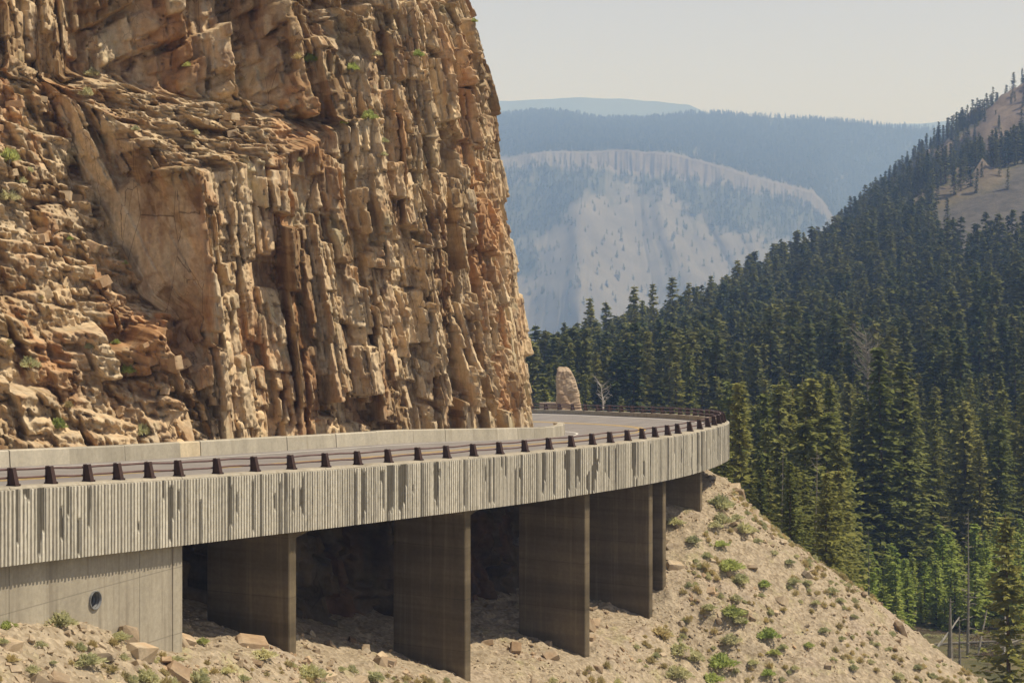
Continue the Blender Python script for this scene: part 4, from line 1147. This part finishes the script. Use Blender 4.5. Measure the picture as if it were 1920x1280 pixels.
def build_shrubs():
    L = [(1350, 955, 62, 's'), (1352, 985, 50, 's'), (1395, 1002, 48, 's'), (1265, 985, 42, 's'), (1340, 995, 36, 's'), (1300, 1020, 36, 's'), (1325, 1045, 30, 's'), (1352, 1028, 36, 'g'), (1368, 1075, 62, 'g'), (1388, 1092, 50, 's'), (1322, 1070, 32, 'y'), (1433, 1100, 32, 'g'),
         (1380, 1132, 30, 's'), (1372, 1155, 58, 'g'), (1392, 1168, 30, 'g'), (1330, 1145, 36, 's'), (1488, 1098, 34, 's'), (1514, 1102, 28, 's'), (1560, 1112, 30, 's'), (1575, 1132, 26, 's'), (1600, 1165, 16, 's'), (1385, 1180, 38, 's'), (1545, 1192, 28, 's'), (1440, 1208, 52, 'g'),
         (1370, 1218, 48, 's'), (1452, 1238, 34, 'g'), (1468, 1230, 26, 's'), (1352, 1258, 66, 'g'), (1335, 1278, 52, 'g'), (1440, 1272, 32, 'g'), (1490, 1255, 22, 's'), (1516, 1216, 26, 'g'), (1672, 1192, 24, 's'), (1645, 1212, 20, 's'), (1275, 1225, 56, 's'), (1302, 1238, 52, 's'), (1240, 1192, 52, 'y'),
         (1270, 1272, 66, 's'), (1560, 1240, 24, 's'), (1600, 1260, 24, 's'), (1685, 1278, 34, 's'), (1410, 1255, 26, 's'), (1470, 1150, 22, 'y'), (1530, 1150, 22, 's'), (1420, 1020, 26, 's'), (1450, 1040, 28, 's'), (1480, 1060, 26, 's'), (1410, 1000, 30, 's'), (1380, 975, 36, 's'), (1500, 1130, 18, 's'), (1620, 1230, 18, 'y'), (1720, 1260, 20, 's'), (1290, 1180, 22, 'y'), (1220, 1245, 30, 'y'),
         (112, 1172, 72, 's'), (205, 1158, 28, 'g'), (12, 1178, 44, 'g'), (225, 1202, 48, 's'), (252, 1192, 30, 's'), (302, 1208, 56, 'g'), (165, 1252, 72, 's'), (272, 1278, 72, 's'), (372, 1282, 62, 's'), (380, 1206, 32, 'g'), (492, 1232, 62, 's'), (580, 1272, 74, 's'), (425, 1262, 36, 's'), (402, 1266, 26, 'y'),
         (20, 1245, 40, 'y'), (75, 1215, 34, 's'), (130, 1215, 26, 'y'), (60, 1265, 40, 's'), (210, 1265, 40, 'y'), (330, 1240, 36, 's'), (455, 1275, 36, 's'), (540, 1250, 30, 'y'), (640, 1262, 26, 's'), (700, 1278, 60, 's'), (800, 1285, 46, 'y'), (260, 1172, 40, 'y'), (100, 1245, 22, 's'), (5, 1210, 26, 's')]
    for px, py, w, k in L:
        p = ray_ground(px, py)
        if p is None: continue
        wm = w * p.y / F
        far = ('on the gravel slope past the viaduct' if px > 1255 else 'on the gravel between the outer piers') if px > 700 else ('below the abutment wall' if px < 350 else 'by the foot of the first pier')
        nm = {'s': ('grey green sagebrush', 'sagebrush'), 'g': ('bright green leafy shrub', 'green shrubs'), 'y': ('straw coloured grass tuft', 'grass tufts')}[k]
        size = 'large' if w > 50 else ('middling' if w > 30 else 'small')
        put_shrub(p, wm, k, f'{size} {nm[0]} growing {far}', f'{size} {nm[1]} {far}', rnd.uniform(.55, .9))
    C = [(18, 305, 52, 'g'), (15, 378, 48, 's'), (50, 692, 46, 's'), (112, 806, 42, 'g'), (245, 702, 38, 'g'), (272, 812, 44, 's'), (170, 140, 36, 's'), (165, 176, 34, 's'), (350, 122, 20, 'g'), (585, 112, 32, 'g'), (556, 115, 26, 'y'), (665, 136, 30, 'g'), (780, 102, 26, 'g'), (696, 222, 36, 'g'), (712, 100, 20, 's'), (725, 272, 20, 's'), (884, 45, 16, 'g'),
         (148, 318, 22, 's'), (250, 240, 20, 's'), (370, 255, 22, 's'), (565, 300, 20, 's'), (60, 320, 22, 's'), (45, 340, 26, 's'), (165, 650, 22, 's'), (215, 640, 20, 'g'), (130, 450, 16, 'g'), (235, 500, 14, 'g'), (75, 560, 16, 'y'), (20, 650, 22, 'y'), (130, 765, 26, 'y'), (640, 230, 18, 'g'), (725, 290, 16, 's')]
    for px, py, w, k in C:
        p = cliff_at(px, py)
        if p is None: continue
        nm = {'s': 'grey green sagebrush', 'g': 'bright green shrub', 'y': 'pale yellow grass tuft'}[k]
        zn = 'on the rubbly ramp left of the cliff' if px < 330 and py > 200 else ('on the ledge under the upper rock wall' if px < 450 else 'in a crack high on the columned cliff')
        size = 'large' if w > 40 else 'small'
        put_shrub(p, w * p.y / F, k, f'{size} {nm} rooted {zn}', f'{size} {nm} {zn}')
build_shrubs()

# ------------------------------------------------------------------ dead trees and logs
def snag_mesh(seed, h, r0, nb, blen, bend=.03, crown=False):
    g = random.Random(seed); mb = MB()
    bx, by = g.gauss(0, bend) * h, g.gauss(0, bend) * h
    ax = lambda t: Vector((bx * t * t + .02 * h * math.sin(t * 5 + seed) * bend * 20, by * t * t, h * t))
    mb.tube([ax(-.04)] + [ax(q / 8) for q in range(9)], [r0 * 1.1] + [r0 * (1 - .88 * q / 8) for q in range(9)], 7)
    for _ in range(nb):
        t = g.uniform(.12, .97) if not (crown and h > 5) else g.uniform(.74, .99); a = g.random() * 6.28; L = blen * g.uniform(.3, 1) * (1.1 - .6 * t if not crown else (.5 + t * .7))
        up = g.uniform(-.25, .35) if not crown else g.uniform(.2, .9)
        p = ax(t); q1 = p + Vector((math.cos(a), math.sin(a), up)) * L * .5 + Vector((g.gauss(0, .06), g.gauss(0, .06), 0)) * L; q2 = p + Vector((math.cos(a + .2), math.sin(a + .2), up * 1.3 + g.gauss(0, .2))) * L
        rr = r0 * (.30 - .12 * t)
        mb.tube([p, q1, q2], [rr, rr * .6, rr * .2], 4)
        if crown:
            for _k in range(4):
                e = Vector((g.gauss(0, 1), g.gauss(0, 1), g.gauss(.5, .6))).normalized() * L * g.uniform(.2, .5); f = q1.lerp(q2, g.random()); mb.tube([f, f + e], [rr * .4, rr * .1], 3)
    return mb
def build_snags():
    def put(px, py, D, h, r0, nb, bl, lab, mat='deadwood', bend=.03, crown=False, name='dead_tree', rot=(0, 0, 0), sd=0):
        x = (px - 960) * D / F; z = -(py - HY) * D / F if py else float(gz(x, D)[0]) - .2
        o = snag_mesh(700 + sd, h, r0, nb, bl, bend, crown).build(name, M[mat]); o.location = (x, D, z); o.rotation_euler = rot
        tag(o, lab, 'dead tree' if 'log' not in name else 'log')
    put(1528, 0, 118, 12.5, .11, 26, 1.0, 'forked grey dead tree with a pale crooked top behind the slope', bend=.02, sd=1)
    put(1628, 0, 128, 10, .09, 22, .7, 'thin straight grey dead pole with short twigs', bend=.006, sd=2)
    put(1815, 0, 132, 10.6, .12, 46, 1.2, 'tall twiggy grey snag right of the clearing', bend=.006, sd=3)
    put(1880, 0, 133, 7.8, .10, 14, 2.2, 'bleached bent snag with long curling branches', 'palewood', .05, sd=4)
    put(1782, 0, 125, 5.8, .28, 16, .6, 'stout broken grey trunk at the edge of the clearing', bend=.004, sd=5)
    put(1800, 0, 126, 4.4, .12, 20, .8, 'short twiggy snag beside the stout broken trunk', bend=.01, sd=6)
    put(1465, 0, 120, 11, .09, 26, .8, 'slender grey dead pole among the trees past the viaduct', bend=.006, sd=7)
    put(1428, 0, 128, 12.5, .12, 10, 2.4, 'leaning pale dead trunk among the trees past the viaduct', 'palewood', .02, rot=(0, .28, 0), sd=8)
    put(1628, 0, 172, 20.5, .13, 130, 1.7, 'rounded bare grey tree crown rising above the wood', bend=.01, crown=True, sd=9)
    put(1022, 0, 330, 16, .22, 8, .8, 'lone dead pole on the left edge of the hillside forest', bend=.004, sd=10)
    put(1130, 766, 128, 1.7, .07, 26, .9, 'bleached bare shrub behind the far guardrail', 'palewood', .06, True, 'dead_shrub', sd=11)
    # fallen logs of the clearing
    for px, D, L, rz, ry, r0, lab in ((1745, 132, 3.6, .4, .75, .09, 'pale fallen log propped up at a slant in the clearing'), (1835, 133, 3.2, .9, .45, .08, 'short leaning log stub near the brush heap'), (1760, 136, 5.5, -.3, 1.45, .10, 'long grey log lying level across the clearing'), (1880, 135, 4.5, .5, 1.4, .09, 'grey log lying at the right of the brush heap'), (1720, 134, 2.6, 2.6, .5, .06, 'thin broken stick leaning left in the clearing')):
        x = (px - 960) * D / F; z = float(gz(x, D)[0]) + .08; mb = MB()
        mb.tube([(0, 0, -.3), (0, .03, L * .3), (.04, .02, L * .7), (0, 0, L)], [r0, r0 * .9, r0 * .75, r0 * .45], 7)
        for q in range(5): mb.tube([(0, 0, L * (.3 + .13 * q)), (.25 * math.cos(q * 2.3), .25 * math.sin(q * 2.3), L * (.36 + .13 * q))], [r0 * .3, r0 * .1], 4)
        o = mb.build('log', M['palewood' if 'pale' in lab else 'deadwood']); o.location = (x, D, z); o.rotation_euler = (0, ry, rz); tag(o, lab, 'log')
    # brush heap
    g = random.Random(5); mb = MB(); x = (1845 - 960) * 136 / F; z = float(gz(x, 136)[0])
    for _ in range(130):
        a = g.random() * 6.28; rr = g.random() ** .5 * 1.3; p = Vector((math.cos(a) * rr, math.sin(a) * rr, max(.05, 1.2 - rr * .8) * g.random())); e = Vector((g.gauss(0, 1), g.gauss(0, 1), g.gauss(.1, .4))).normalized() * g.uniform(.3, .9)
        mb.tube([p - e * .5, p + e * .5], [.022, .012], 4)
    hm = mb.mesh('litter'); hm.materials.append(M['bark']); q = np.random.default_rng(8); pts = []; sc_ = []
    for _ in range(420):
        D = q.uniform(118, 150); px = q.uniform(1600, 1940); xx = (px - 960) * D / F; pts.append((xx, D, float(hill_z(xx, D)) - .1)); k_ = q.uniform(.2, .7); sc_.append((k_, k_, k_ * .5))
    scatter('undergrowth', pts, sc_, [hm, GREEN[0][0], GRASS[0][0], GREEN[1][0], SAGE[1][0]], 'low brush, dead sticks and grass on the clearing floor', 14)
    o = mb.build('brush_heap', M['bark']); o.location = (x, 136, z); tag(o, 'brown heap of dead brush in the clearing', 'brush heap')
build_snags()

def build_grass():
    n = np.random.default_rng(55); N = 4200
    s = n.uniform(-2, 60, N); d = n.uniform(.2, 16, N); keep = fbm(s * .35, d * .35, 61) + .4 * fbm(s * 1.2, d * 1.2, 62) > .02
    s, d = s[keep], d[keep]; z = talus_z(s, d); k = n.uniform(.16, .5, len(s))
    scatter('grass', P(s, d, z - .02), np.stack([k, k, k * n.uniform(.7, 1.2, len(s))], -1), [g[0] for g in GRASS] + [SAGE[0][0]], 'thin dry grass and seedlings dotted over the gravel slope', 12, .1)
build_grass()
